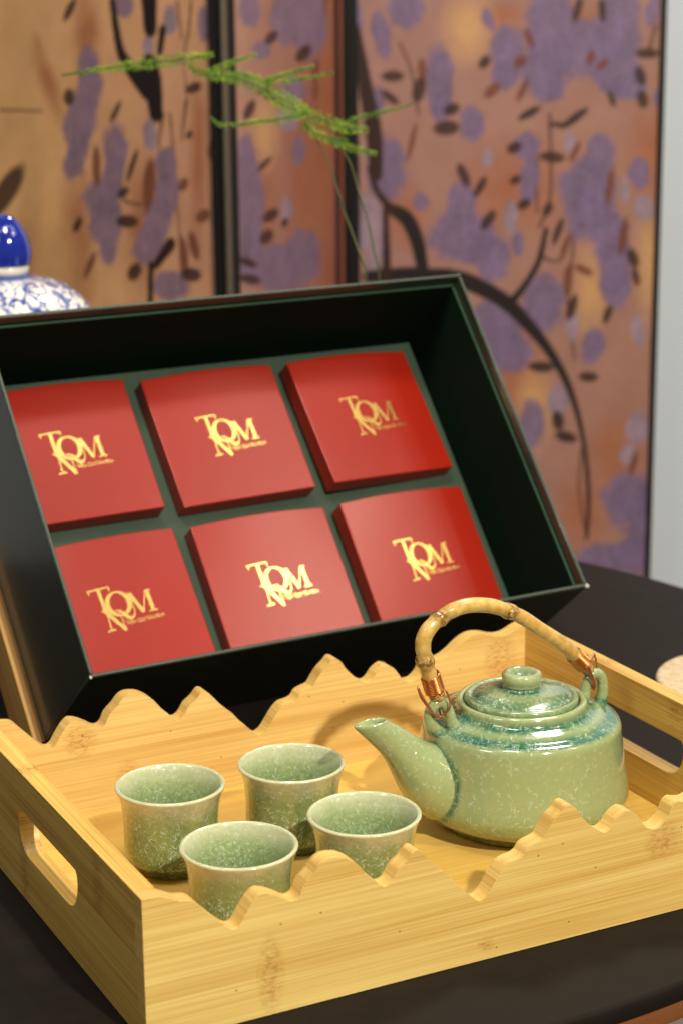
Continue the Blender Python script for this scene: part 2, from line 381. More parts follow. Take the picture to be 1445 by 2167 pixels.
def porcelain():
    t = NT('blue_white_porcelain'); ob = t.tex('Object'); z = t.n('ShaderNodeSeparateXYZ', i_0=ob)
    # swirling cobalt scrolls: thresholded distorted rings + brush blotches
    n1 = t.noise(ob, 60, 2, 0.5, 1.6); s1 = t.math('ABSOLUTE', t.math('SUBTRACT', n1, 0.5))
    line = t.rng(s1, 0.055, 0.025)
    n2 = t.noise(t.mapping(ob, (1, 1, 1), (3, 1, 2)), 95, 3, 0.6, 0.8); blot = t.rng(n2, 0.53, 0.58)
    ang = t.math('ARCTAN2', z.outputs[1], z.outputs[0])
    pet = t.math('ABSOLUTE', t.math('SINE', t.math('MULTIPLY', ang, 6.0)))
    lo = t.rng(t.math('ADD', z.outputs[2], t.math('MULTIPLY', pet, 0.010)), 0.236, 0.240)
    collar = t.rng(z.outputs[2], 0.2455, 0.2475)
    f = t.math('MAXIMUM', t.math('MAXIMUM', line, t.math('MULTIPLY', blot, 0.85)), collar)
    blue = t.mix(t.noise(ob, 140, 3), srgb(24, 40, 130), srgb(66, 92, 168))
    return t.P(Base=t.mix(f, srgb(226, 222, 214), blue), Roughness=0.12, Spec=0.6, Coat=0.6, CoatR=0.03)
M_porc = porcelain()
t = NT('cobalt_glaze'); M_cobalt = t.P(Base=t.mix(t.noise(t.tex('Object'), 90, 2), srgb(14, 26, 120), srgb(28, 48, 150)), Roughness=0.08, Spec=0.6, Coat=0.8, CoatR=0.02)
t = NT('white_glaze'); M_whiteg = t.P(Base=srgb(216, 212, 200), Roughness=0.15, Spec=0.5)
def leafmat():
    t = NT('fern_green'); ob = t.tex('Object'); n = t.noise(ob, 60, 3)
    return t.P(Base=t.mix(t.rng(n, 0.35, 0.65), srgb(78, 126, 14), srgb(150, 182, 40)), Roughness=0.5)
M_leaf = leafmat()
t = NT('fern_stem_green'); M_stem = t.P(Base=t.mix(t.noise(t.tex('Object'), 40, 2), srgb(34, 50, 16), srgb(78, 84, 28)), Roughness=0.5)
def printmat():
    t = NT('screen_print'); a = t.attr('Col', 'Color'); st = t.attr('stip'); ob = t.tex('Object')
    n = t.noise(ob, 420, 3, 0.7); n2 = t.noise(ob, 30, 4, 0.6)
    st1 = t.math('MULTIPLY', st, t.rng(n, 0.35, 0.65))
    c = t.mix(t.math('MULTIPLY', st1, 0.42), a, (0.34, 0.29, 0.36)); c = t.mix(1.0, c, t.ramp(n2, [(0.3, (0.88, 0.86, 0.86)), (0.7, (1.0, 1.0, 1.0))]), 'MULTIPLY')
    t.bump(t.noise(ob, 1500, 2), 0.05, 0.0003)
    return t.P(Base=c, Roughness=0.42, Spec=0.4)
M_print = printmat()
PRINT=[
([('O',118,359,13.7,3.6,21.5,-45.5),('O',153,187,28.5,1.9,-5.7,-92.1),('O',180,403,20.6,0.1,-3.4,-57.4),('O',75,172,22.5,1.6,-4.5,-62.8),('O',248,213,26.9,1.7,-3.6,-74),('O',331,289,12.7,0.5,-3.6,-94.7),('O',106,398,7,1.3,4,-12.2),('Y',78,413,43.4,0.1,-4,-54),('Y',88,244,25.8,1.3,-4.4,-61.4),('Y',63,318,44.2,1.3,-3,-40.3),('Y',112,164,42.8,-2.1,-14.8,-46.9),('P',180,379,15.2,0.2,-1,-16.7),('P',181,353,18,0.4,-1.7,-28.9),('P',164,317,21.9,-2,-10.7,-34.1),('P',155,277,15.3,-0.9,-6.2,-23.8),('P',215,294,17.7,0.7,-1.3,-24.2),('P',210,265,15.1,0.7,-1.1,-19.6),('P',191,239,26.4,1.4,-1.3,-22.3),('P',197,215,24.3,1.5,-1.7,-29.9),('P',197,185,14,1,-0.8,-15),('P',286,278,14.4,0.6,-0.8,-19.1),('P',285,249,17.1,0.9,-1.2,-26.4),('P',272,224,19.1,-2.6,-9.8,-24),('P',258,194,23,-1.4,-6.3,-22.2),('P',234,436,14.6,-0.1,-0.6,-11.6),('P',287,155,25.2,2,-0.6,-14.7),('P',354,243,7.6,0.4,-1.5,-42.5),('P',342,418,8.1,0,-0.6,-15.8),('Q',265,308,9.9,0.3,-0.8,-16.6),('Q',267,397,7.9,0.1,-0.5,-10.2),('Q',298,422,9.6,-0,-0.6,-13.7),('B',186,273,6.3,0.7,1.4,-20.4),('B',261,257,8.7,0.4,-1.3,-26.6),('B',307,188,5.8,1.2,3.8,-18.7),('B',170,168,4.7,-0.7,-7.5,-15),('B',350,297,6.3,0.2,-0.4,-10.2),('B',335,230,9.6,0.6,-0.2,-6.6),('B',309,260,6.5,0.3,-0.3,-6.6),('B',321,199,6.2,2.1,6.1,-13.1),('L',156,432,5.2,-1.3,-7,-11.6),('L',149,343,8.1,2.2,3.6,-7.7),('L',217,330,3.8,-0.9,-6.2,-11),('L',327,356,10.7,1.3,0.8,-5),('L',238,276,3.9,-0.6,-7.2,-17.1),('L',224,248,6.3,-1.3,-3.4,-6.1),('L',228,218,13.9,-2.8,-3.6,-6.7),('L',154,210,5.5,-0.7,-3.7,-8.5),('L',236,166,10.3,0.8,-0.5,-8.9),('L',316,169,11.1,-4,-5.5,-7.1),('L',357,409,9.3,0,-0.2,-6.3),('L',319,310,4.5,0.2,-0.2,-4.2),('L',44,239,14.8,-4,-22.4,-30.2),('L',355,431,6.1,0.8,2.4,-11.5)],
[('K',[(218.4,440.8),(222.3,412.8),(229,387.1),(246.1,368.5),(265.2,352.5)],[4.7,6.1,8.1,12,15.8]),('K',[(269.8,449.6),(270,412.9)],[15.6,11.8]),('K',[(287.6,412.9),(282,389.9)],[5.8,4.6]),('K',[(267,375.8),(272,357.3),(274,330.2)],[17.8,16.4,13.2]),('T',[(327,440.1),(322.8,413),(315.3,385.6),(317,348.9)],[2.5,2.5,1.9,1.3]),('T',[(283.8,329.5),(275.7,296.3)],[3.9,2]),('T',[(316.8,344.3),(308.7,304.5)],[3.8,1.9]),('T',[(216.3,250.4),(225.9,238.8),(249.6,236.6)],[2.8,2.7,2]),('K',[(260.1,175),(256.9,135.3)],[4.7,4.8]),('L',[(289.2,198.9),(266.8,175.5)],[9.9,6.7]),('T',[(308,440.2),(312.9,403.9)],[2.5,1.9]),('T',[(41.6,326.9),(108.1,327.6)],[2.3,1.5]),('T',[(361.5,267.1),(354.8,162.9)],[2.5,2.6]),('T',[(293.6,329.8),(299.8,245.1),(302.7,158.7)],[2.6,2,2])]),
([('O',298,283,32.8,-2.3,-7.9,-213.7),('O',233,226,63.4,-6.1,-3.6,-83.1),('O',102,239,42,-4.1,-3.3,-58.6),('Y',105,307,41.8,-2.8,-2.2,-38.5),('P',175,420,46.8,-0.7,-1.3,-26.6),('P',248,413,59.6,-1,-1.5,-35),('P',72,430,29.1,-0.3,-1,-16.1),('P',103,390,24.6,-0.7,-0.5,-9.4),('P',193,346,37.4,-1.7,-0.7,-14.8),('P',208,280,21.1,-2.2,-4.6,-14.8),('P',53,282,23.8,-1.9,-1.7,-28.3),('P',61,238,40.5,-4,-3.2,-52.8),('P',58,185,37.9,-4.7,-1.7,-29),('P',154,161,114.5,-14.8,-1.3,-25.3),('P',222,170,55.1,-6.7,-1,-23.4),('Q',168,220,20.6,-2.1,-0.6,-12.6),('Q',177,317,32.5,-1.9,-0.7,-13.8),('B',266,363,12.6,-0.5,-0.5,-12.2),('B',266,342,7.9,-0.4,-0.4,-9.2),('L',131,402,19.5,3.4,7.4,-4.7),('L',227,383,25.2,5,11.1,-5.7),('L',64,332,12.7,-1.9,-8.1,-9.5),('L',104,275,21.5,4.6,5.2,-2.6),('L',119,220,24.1,0.6,5.5,-6.2),('L',106,199,19.6,-2.2,-0.4,-7.9),('L',161,208,10.2,-1.1,-0.3,-5),('L',51,179,22.9,-7.8,-6.2,-3),('L',56,161,27.7,-7.5,-5.3,-4.3)],
[('K',[(339.9,443),(335.5,107)],[11.5,11.9]),('T',[(304.1,438),(287,407.8)],[6.4,4.7])]),
([('O',196,223,65.5,-0.3,0.7,-60.2),('O',353,260,32.4,-0.2,1.9,-65),('O',279,409,48,-0.5,0.4,-20.9),('O',178,420,26.8,-0.3,0.2,-15.7),('O',204,0,33.6,0,0.8,-69),('O',280,-162,34,0.1,0.9,-47.4),('O',70,191,27.6,-0.1,-0.1,-38.6),('O',318,-92,33.7,0.1,1.3,-52.5),('Y',286,102,22.1,-0.1,1.1,-50.4),('Y',222,-34,22.4,0,0.7,-52),('Y',357,135,21.9,-0.1,1.9,-66.8),('Y',140,405,32.2,-0.3,0.2,-42.1),('P',68,427,20.4,-0.2,-0,-20.9),('P',41,401,9.6,1.6,5,-28.6),('P',11,417,8.6,-0.1,-0.2,-26.3),('P',108,347,16.2,-0.1,0.1,-40),('P',111,321,11.9,-0.1,0,-18.7),('P',35,324,9.8,-0.1,-0.1,-16.1),('P',145,299,13.6,-0.1,0.1,-18.8),('P',184,378,20.4,-0.2,0.3,-31.7),('P',183,352,15.1,-0.1,0.2,-14.8),('P',163,415,6,2.1,4.7,-12.3),('P',234,404,26.7,-0.3,0.9,-57.8),('P',227,357,25.8,-0.2,0.5,-31.8),('P',235,341,16.2,-0.1,0.3,-17),('P',311,409,24,-0.2,1.2,-47.1),('P',307,361,29.4,-0.2,0.7,-29),('P',275,383,26.7,-0.2,0.6,-31.6),('P',324,340,18.8,-0.1,0.4,-15.9),('P',348,421,7.4,-1.3,-2.7,-17.9),('P',359,327,7.5,-0.1,0.3,-10.6),('P',209,272,15.2,-0.1,0.2,-16.2),('P',212,239,10.9,-0.1,0.3,-21.7),('P',210,218,8.7,-0,0.2,-13.6),('P',292,260,17.3,-0.1,0.6,-25.9),('P',338,241,13,-0.1,0.5,-17.3),('P',278,223,32.7,-0.2,0.6,-30),('P',284,195,30,-0.1,0.7,-32.9),('P',306,168,21.9,-0.1,0.6,-27.5),('P',313,135,19.8,-0.1,0.8,-33.3),('P',316,107,17.6,-0,0.5,-22.3),('P',46,248,23.1,-0.1,-0.2,-37.1),('P',133,207,16.5,-0.1,0.1,-24.7),('P',136,169,38.6,-0.1,0.2,-30.4),('P',169,146,21,-0.1,0.3,-30.5),('P',200,160,7.2,-0,0.2,-13.8),('P',86,210,8.3,-0,-0,-11),('P',231,91,23.2,-0,0.5,-32.5),('P',290,40,12.1,-2.2,-3.4,-22.3),('P',176,63,30.6,-0,0.4,-39.6),('P',190,32,27.9,-0,0.3,-25.6),('P',219,-57,15.8,0,0.4,-29),('P',337,-150,31.1,0.1,0.9,-35.4),('P',357,-173,22.6,0.1,1.5,-53.4),('P',310,-221,34.2,0.2,0.4,-17.9),('P',350,-221,34.1,0.2,0.6,-23.9),('Q',23,186,21,-0.1,-0.2,-33.2),('Q',34,141,12.2,-0,-0.2,-27.9),('Q',345,201,10.9,-0.1,0.4,-15.3),('Q',323,222,5.4,-0,0.4,-15.2),('Q',191,190,7.7,-0,0.2,-19.2),('Q',163,259,6.5,-0,0.1,-10.8),('Q',265,63,6.7,-0,0.4,-19.7),('Q',250,-28,12.3,0,0.3,-18.4),('Q',345,-60,13.4,0,0.6,-20.8),('Q',335,-92,10.1,0,0.3,-12.8),('Q',342,57,7.6,1.4,3.9,-19.4),('Q',258,277,6.5,-0,0.2,-11.8),('B',88,358,4.8,0.8,2.6,-14.6),('B',200,368,7.5,-0.1,0.1,-6.9),('B',280,372,4.8,-0,0.2,-8.4),('B',294,364,7.3,4.1,2.2,-3.7),('B',264,266,3.6,-1.3,-4.2,-12.1),('B',277,129,9.1,-6.4,-2.8,-4.1),('B',258,118,5,-0,0.3,-16.7),('B',255,157,3.7,-1,-3.7,-14.9),('B',341,-103,3.9,-0.7,-2.1,-14.9),('B',305,225,4.3,-0.4,-1.4,-21.6),('B',322,168,4.9,-0.4,-1.4,-21.9),('B',210,394,3.2,1.8,6,-10),('B',203,336,4.1,-1.5,-4.5,-12.4),('B',76,278,3.2,-0.6,-3.8,-21.3),('B',168,336,9.3,5.2,3.3,-5.5),('L',54,353,11.7,-2.5,-1.4,-6.2),('L',51,329,8.4,-8.4,-3.5,-3.4),('L',122,315,8.7,-0.1,0,-6.9),('L',116,294,14,-2.5,-1.5,-8.5),('L',159,368,7.1,2.5,2.3,-6),('L',344,376,12.7,-2.3,-0.9,-5.7),('L',337,351,5.5,3.1,5.6,-9.2),('L',340,325,5.9,3.4,5.1,-8.3),('L',305,326,3.4,1.5,4.3,-8.7),('L',194,271,8.2,-0.1,0.1,-7),('L',238,260,13.7,-3.7,-1.6,-6.2),('L',136,240,5.1,3.1,7.6,-12),('L',155,226,4.6,-1.9,-4.8,-12.1),('L',196,234,6.6,-0,0.1,-5.4),('L',206,206,8.1,1.4,1.1,-5.9),('L',234,200,5.4,-1,-1.3,-8.1),('L',165,188,5.5,-2.6,-5.3,-11.4),('L',246,174,4.3,-1.2,-4,-15.9),('L',334,143,5.3,3.8,6.5,-9.1),('L',264,85,5.5,-1,-2.4,-15.4),('L',306,77,4.9,-0.9,-1.7,-11),('L',285,2,10.8,-2.9,-1.5,-6.1),('L',338,121,4.1,1.5,4,-10.4),('L',84,337,7.6,-0.1,-0,-13.9),('L',264,425,4.7,-0.9,-2.3,-14.3),('L',292,424,4.2,0.7,2.7,-13.3),('K',211,310,13,5.1,1.9,-4.5),('K',263,304,15.4,9.5,2.7,-4.1),('K',244,297,9.6,-1.7,-0.5,-3.2),('K',229,14,14.2,-3.1,-1.3,-6.7),('K',250,-51,6.6,3.2,4.9,-10.4),('K',260,-71,11.3,-5.4,-2.7,-6.3)],
[('K',[(25.2,121.9),(64.2,124.5),(92,122.8),(125.3,119.9),(153.1,110.4),(186.6,90.7),(214.7,62.6),(237.3,34.4),(257.4,0.3),(272.2,-39.7),(281.4,-80.1),(286.7,-120.8),(288.7,-161.9),(286.6,-197.4)],[11.1,12.2,13.9,15,14.4,13.3,11.1,8.4,6.7,5,3.9,4,3.4,2.8]),('K',[(56.1,199.2),(71,188.2),(82,163.3),(88.1,132.8)],[11,12.7,12.2,10]),('L',[(57.8,199.2),(43.5,210.3),(33.1,226.7),(27.2,248.5)],[6.6,6.1,5.5,4.9]),('K',[(232.3,176.5),(224.6,140.7),(209.6,113),(192.1,90.7)],[4.4,5,5.5,6.7]),('L',[(12,406.1),(22.4,342.6),(31.8,289),(34.3,240.3)],[7.6,12,14.2,11]),('K',[(7,442.8),(6.2,358.7),(8.8,278.4),(9.5,102.3)],[6.5,7.6,8.2,8.4]),('L',[(45.1,202),(46.4,119)],[5.5,7.8]),('T',[(62.2,389.9),(75.7,358.1),(83.8,310.1)],[2.2,2.2,2.2]),('T',[(234.1,309.1),(236.5,260.8),(236.2,212.1),(224.1,179.3)],[3.2,2.7,2.7,2.7]),('T',[(221.8,260.9),(221.1,195.8)],[2.2,2.2]),('T',[(224.5,149),(238.4,139.6),(252.1,143.4),(257.2,168.2)],[2.8,2.8,2.2,2.2]),('T',[(258.4,101.8),(261.8,68.2),(268.2,23)],[2.8,2.8,2.2]),('T',[(345.4,376.9),(353,408.2)],[2.7,2.7]),('T',[(265.2,179.1),(261.1,101.8)],[2.7,2.8]),('T',[(278.7,-85.9),(276.9,-138.4),(286.5,-191.4)],[2.3,2.3,2.3])])]
SPRAYS=[([(0.2047,0.7393,0.3831),(0.2339,0.7258,0.3876),(0.2565,0.7153,0.3911),(0.2856,0.7016,0.3949),(0.3145,0.6878,0.3980),(0.3379,0.6771,0.4019)],[0.0001,0.0007,0.0018,0.0032,0.0036,0.0014]),
([(0.3202,0.6834,0.3928),(0.3321,0.6755,0.3865),(0.3465,0.6678,0.3853),(0.3601,0.6594,0.3799),(0.3739,0.6505,0.3736),(0.3873,0.6409,0.3637),(0.3959,0.6344,0.3564)],[0.0021,0.0028,0.0036,0.0043,0.0050,0.0053,0.0036]),
([(0.3364,0.6854,0.3881),(0.3550,0.6782,0.3959),(0.3710,0.6716,0.4009)],[0.0021,0.0018,0.0007]),
([(0.3615,0.6361,0.3820),(0.3740,0.6311,0.3866),(0.3952,0.6223,0.3932)],[0.0021,0.0021,0.0007]),
([(0.3888,0.6624,0.3804),(0.4121,0.6518,0.3847),(0.4245,0.6460,0.3866)],[0.0018,0.0011,0.0001]),
([(0.3220,0.6489,0.3573),(0.3297,0.6432,0.3511),(0.3579,0.6297,0.3538),(0.3831,0.6180,0.3576)],[0.0001,0.0014,0.0021,0.0025]),
([(0.4005,0.6437,0.3568),(0.4144,0.6348,0.3504),(0.4234,0.6290,0.3462),(0.4389,0.6207,0.3449)],[0.0036,0.0039,0.0036,0.0018]),
([(0.4254,0.6400,0.3476),(0.4389,0.6346,0.3527),(0.4539,0.6282,0.3568),(0.4672,0.6223,0.3598),(0.4773,0.6182,0.3635)],[0.0021,0.0018,0.0014,0.0007,0.0001]),
([(0.3877,0.6252,0.3505),(0.3971,0.6180,0.3422),(0.4148,0.6077,0.3379)],[0.0025,0.0028,0.0018]),
([(0.4098,0.6333,0.3373),(0.4263,0.6231,0.3312),(0.4424,0.6138,0.3272)],[0.0014,0.0025,0.0014]),
([(0.3625,0.6401,0.3774),(0.3706,0.6329,0.3670),(0.3883,0.6214,0.3583)],[0.0021,0.0043,0.0036]),
([(0.3454,0.6795,0.3835),(0.3617,0.6719,0.3858),(0.3783,0.6612,0.3779)],[0.0014,0.0028,0.0021])]
STEMS=[[(0.3959,0.6344,0.3564),(0.4000,0.6264,0.3363),(0.4057,0.6185,0.3194),(0.4078,0.6135,0.3059),(0.4109,0.6059,0.2848),(0.4139,0.6003,0.2710),(0.4164,0.5954,0.2585),(0.4193,0.5875,0.2364)],
[(0.4083,0.6223,0.3366),(0.4142,0.6183,0.3331),(0.4199,0.6110,0.3182),(0.4224,0.6039,0.2981),(0.4257,0.5968,0.2795),(0.4269,0.5900,0.2584),(0.4281,0.5836,0.2384)]]
# ================================================================ SETTING
g = 0.75
me = box_mesh('ground', -3, 4, -2, 4, -g - 0.05, -g)
tag(link('floor', me, M_ground), kind='structure')
# wall behind the screen (perpendicular to the view, 2.75 m away)
wc = CAMPOS + fx * 0; hv = Vector((fx.x, fx.y, 0)).normalized(); hr = Vector((hv.y, -hv.x, 0))
def wallpt(r, d, z): q = Vector((CAMPOS.x, CAMPOS.y, 0)) + hv * d + hr * r; return (q.x, q.y, z)
V = [wallpt(r, d, z) for z in (-g, 2.0) for (r, d) in ((-2.2, 2.75), (2.2, 2.75), (2.2, 2.85), (-2.2, 2.85))]
me = fix(mesh('wall', V, [(0, 1, 2, 3), (4, 5, 6, 7), (0, 1, 5, 4), (1, 2, 6, 5), (2, 3, 7, 6), (3, 0, 4, 7)]))
tag(link('wall', me, M_wall), kind='structure')

# ---------------------------------------------------------------- table
TC = (0.1772, 0.3832)
tb = empty('round_table', (TC[0], TC[1], -g)); tag(tb, 'round matt black table with thin wooden edge under the bamboo tray', 'table')
prof = [(0, -0.0105), (0.4450, -0.0105), (0.4488, -0.0098), (0.4497, -0.0080), (0.4500, -0.0045), (0.4497, -0.0018), (0.4485, -0.0004), (0.4465, 0), (0.30, 0), (0, 0)]
me = lathe('table_top', [(r, z + g) for r, z in prof], 180)
link('table_top', me, M_table, tb, smooth=False); me.polygons.foreach_set('use_smooth', [True] * len(me.polygons)); me.set_sharp_from_angle(angle=R_(40))
me = lathe('edge_band', [(r, z + g) for r, z in [(0, -0.022), (0.444, -0.022), (0.4478, -0.020), (0.4484, -0.0135), (0.4478, -0.0107), (0, -0.0107)]], 180)
link('edge_band', me, M_rimwood, tb); me.polygons.foreach_set('use_smooth', [True] * len(me.polygons)); me.set_sharp_from_angle(angle=R_(40))
me = lathe('pedestal', [(0, 0.0), (0.21, 0.0), (0.21, 0.012), (0.05, 0.03), (0.035, 0.06), (0.035, 0.70), (0.12, 0.728), (0, 0.728)], 64)
link('pedestal', me, M_blackm, tb); me.set_sharp_from_angle(angle=R_(30))

# ---------------------------------------------------------------- bamboo tray
W, D, T, HC, ZF = 0.3568, 0.2456, 0.0095, 0.070, 0.0037
PR = [(0, 70), (8, 69.6), (13.2, 67.6), (17, 65.6), (22.3, 64.6), (25.3, 62.6), (29, 58.4), (32.8, 54.4), (37.3, 49.8), (41.9, 46.4), (45.1, 47.2), (48, 51.6), (51.7, 56.7), (55.6, 60.1), (60.5, 59.1), (66, 56.2), (69.2, 54), (72, 53.2), (74.9, 54.9), (77.4, 59.9), (82.3, 64.4), (85.7, 68.2), (89.8, 69.8), (95.7, 69.1), (99.8, 67.2), (103.9, 64.1), (108.1, 58.8), (112.2, 54.7), (114.7, 52.2), (117.7, 49.8), (121.5, 51.6), (124.9, 56.7), (129.2, 59.8), (133.3, 64), (136.2, 63.4), (139.5, 60.1), (143, 56), (147.5, 51.4), (151.4, 48), (155.2, 43.4), (159.3, 39.3), (163.7, 34.7), (167.3, 31.6), (169.5, 31.4), (172.6, 33.6), (176.2, 38.6), (180.6, 44.3), (184.2, 47.1), (188.7, 47.8), (192.3, 49.3), (195, 52.7), (200.4, 54.4), (203.1, 55.6), (205.8, 59.8), (209.4, 64.1), (213, 66.9), (216.2, 70), (220.4, 68.3), (224.3, 62.7), (228.1, 58.5), (231.9, 55.2), (237.7, 51.4), (241.5, 52.8), (245.1, 57.1), (249.3, 59.8), (251.7, 59.9), (255.6, 58), (259.1, 53.8), (261.7, 49.9), (265.6, 47.3), (270.5, 47.4), (275.3, 51.4), (277.6, 56.2), (280.5, 58.8), (284, 58.2), (289, 57.6), (296, 61.0), (302.2, 65.6), (308.4, 68.7), (314, 69.4), (320, 68.4), (326, 66.4), (332, 65.7), (337, 66.7), (343, 69.4), (348, 70.2), (356.8, 70)]
prof2 = [tuple(q / 1000) for q in catmull(PR, 3)]
tray = empty('bamboo_tray', (0, 0, 0)); tag(tray, 'light bamboo tray with mountain-shaped front and back edges under the teapot and cups', 'tray')
ZB = 0.0003
outl = [(0, ZB)] + [q for q in prof2] + [(W, ZB)]
def edge_faces(me, M):
    me.materials.append(M); me.materials.append(M_cut)
    for p in me.polygons:
        if abs(p.normal.y) < 0.5 and p.center.z > 0.02: p.material_index = 1
m1 = extrude('tray_front', outl, [], T, 'xz', 0.0); grain_uv(m1, 'x', 'z'); edge_faces(m1, M_front); link('front_panel', m1, None, tray, bevel=0.0009, seg=3)
m2 = extrude('tray_back', outl, [], T, 'xz', D); grain_uv(m2, 'x', 'z'); edge_faces(m2, M_back); link('back_panel', m2, None, tray, bevel=0.0009, seg=3)
def slot():
    c = (D + T) / 2; H = [(-43.5, 46.2), (-42, 48.4), (-39.5, 49), (-20, 49), (0, 49), (20, 49), (39.5, 49), (42, 48.4), (43.5, 46.2), (43.6, 41), (41.5, 34.5), (37.5, 29.5), (32, 27.2), (26, 26.6), (0, 26.6), (-26, 26.6), (-32, 27.2), (-37.5, 29.5), (-41.5, 34.5), (-43.6, 41)]
    H = catmull(H + [H[0]], 3)[:-1]
    return [(c + a / 1000, b / 1000) for a, b in H]
for x0 in (0.0, W - T):
    me = extrude('tray_side', [(T, ZB), (T, HC), (D, HC), (D, ZB)], [slot()], T, 'yz', x0); grain_uv(me, 'y', 'z', (x0 * 3, x0 * 7))
    link('side_panel', me, M_side if x0 == 0 else M_side, tray, bevel=0.0014, seg=3)
me = box_mesh('tray_base', T + 0.0001, W - T - 0.0001, T + 0.0001, D - 0.0001, 0.0006, ZF); grain_uv(me, 'x', 'y')
link('base_board', me, M_floor, tray, bevel=0.0006)
ZF = ZF  # floor level of the tray

# ---------------------------------------------------------------- teapot
PX, PY = 0.2722, 0.1300
pot = empty('teapot', (PX, PY, ZF)); tag(pot, 'pale green crackle-glazed teapot with bent bamboo handle at the right end of the tray', 'teapot')
bp = [(0, 3, 0), (38, 3, 0), (39.5, 0.4, 0), (42.5, 0, 0), (43.8, 1.2, 0), (44.5, 3.6, .1), (48.5, 5.2, .1), (54, 8.4, 0), (57.6, 12.2, 0), (59.0, 16.5, 0), (59.0, 20, 0), (58.2, 26, 0), (57.0, 33, 0), (56.0, 40, 0), (55.2, 47, 0), (54.6, 52, 0), (54.2, 55.5, 0), (53.4, 57.6, 0.0), (52.2, 58.8, .5), (50.6, 59.5, 1), (48.6, 60.0, 1), (46.6, 60.5, .9), (44.6, 61.6, .45), (43.0, 62.4, .2), (41.4, 63.0, .35), (39.6, 63.6, .8), (38.0, 64.2, 1), (36.8, 65.0, 1), (36.0, 66.4, .55), (35.6, 68.2, .1), (34.9, 69.4, 0), (33.6, 69.8, 0), (32.4, 69.4, 0), (31.7, 68.4, .5), (31.4, 66.0, 1), (29, 66.0, 1), (28.5, 60, .3), (0, 60, .3)]
bq = catmull(bp, 3)
me = lathe('pot_body', [(max(q[0], 0) / 1000, q[1] / 1000) for q in bq], 128, [min(1, max(0, q[2])) for q in bq])
# teal pools round the spout and lug roots: extra 'pool' from the distance to the root rings
def addpool(me, rings):
    n = len(me.vertices); co = np.empty(n * 3); me.vertices.foreach_get('co', co); co = co.reshape(n, 3)
    at = me.attributes.get('pool') or me.attributes.new('pool', 'FLOAT', 'POINT'); v = np.zeros(n, dtype=np.float32); at.data.foreach_get('value', v)
    for c, r, wd, amt in rings:
        d = np.abs(np.linalg.norm(co - np.array(c), axis=1) - r); v = np.maximum(v, (amt * np.clip(1.3 - d / wd, 0, 1)).astype(np.float32))
    at.data.foreach_set('value', v)
sd = Vector((-1, 0, 0)); sl = Vector((0, -1, 0))   # the spout points along the handle's line
# refine body where the spout root is by subdividing once for a crisper pool
root = sd * 0.0535 + Vector((0, 0, 0.0305))
addpool(me, [((root.x, root.y, root.z), 0.0218, 0.0022, 0.95), ((-0.0455, 0, 0.062), 0.0075, 0.003, 0.9), ((0.0455, 0, 0.062), 0.0075, 0.003, 0.9)])
link('body', me, M_pot, pot, smooth=True)
# spout
S = [(38,26,20.5,20.5,18),(46,28,21,21,24),(52,31,20.6,20.4,32),(58.5,36,18.2,17.8,40),(64.5,42,15.2,14.6,46),(70.5,48.5,12.2,11.5,49),(76,54.8,10,9.2,51),(81.5,60.6,8.8,7.6,56),(86.8,65.8,8.6,6.5,70),(90.8,69.6,9.0,5.8,83),(92,71.2,9.0,5.4,86),(92,71.9,8.4,4.8,88),(91.5,71.8,7.2,4,88),(90,70.2,5.4,3.3,84),(87.2,67.6,3.4,2.9,68),(83.6,64,3,3,52),(79,59,3,3,48)]
Sq = catmull(S, 3); V = []; UV = []; F = []; n = 48; L = 0
for i, (s, z, a, b, e) in enumerate(Sq):
    if i: L += math.hypot(s - Sq[i - 1][0], z - Sq[i - 1][1]) / 1000
    er = R_(e); Na = Vector((sd.x * -math.sin(er), sd.y * -math.sin(er), math.cos(er)))   # in-plane normal
    tipf = max(0.0, min(1.0, (i - 20) / 12))
    for j in range(n):
        t_ = 2 * math.pi * j / n; ca, si = math.cos(t_), math.sin(t_)
        bb = b * (1 - 0.38 * tipf * max(0, -ca) ** 1.0)       # lip drawn to a beak on its far side
        q = sd * (s / 1000) + Vector((0, 0, z / 1000)) + Na * (ca * a / 1000) + sl * (si * bb / 1000)
        if tipf > 0 and ca < 0: q = q + sd * (0.0016 * tipf * (-ca) ** 2 * (1 if i < 36 else 0.6))
        V.append(q); UV.append((t_ * 0.012 + 0.31, L + 0.2))
for i in range(len(Sq) - 1):
    for j in range(n): F.append((i * n + j, i * n + (j + 1) % n, (i + 1) * n + (j + 1) % n, (i + 1) * n + j))
F.append(tuple(range(n)))
F.append(tuple((len(Sq) - 1) * n + j for j in range(n)))
me = fix(mesh('pot_spout', V, F, UV)); me.attributes.new('pool', 'FLOAT', 'POINT')
link('spout', me, M_pot, pot, smooth=True)
# lugs
for sgn, P in ((-1, [(-50.0, 57.5), (-54.5, 61.5), (-57.2, 67), (-56.6, 72.5), (-53.0, 75.6), (-48.6, 74.2), (-45.6, 69), (-44.0, 62.5), (-43.5, 60)]), (1, [(51.5, 57), (53.0, 63), (52.6, 70), (49.6, 74.8), (45.6, 75.0), (42.6, 70.5), (41.0, 64.5), (40.6, 61)])):
    Q = catmull(P, 4); rr = [0.0036 - 0.0006 * math.sin(math.pi * i / (len(Q) - 1)) for i in range(len(Q))]
    me = tube('pot_lug', [(a / 1000, 0, b / 1000) for a, b in Q], rr, 20); at = me.attributes.new('pool', 'FLOAT', 'POINT')
    me.attributes['pool'].data.foreach_set('value', [max(0.0, min(1.0, (0.0625 - v.co.z) / 0.003)) for v in me.vertices])
    link('lug', me, M_pot, pot, smooth=True)
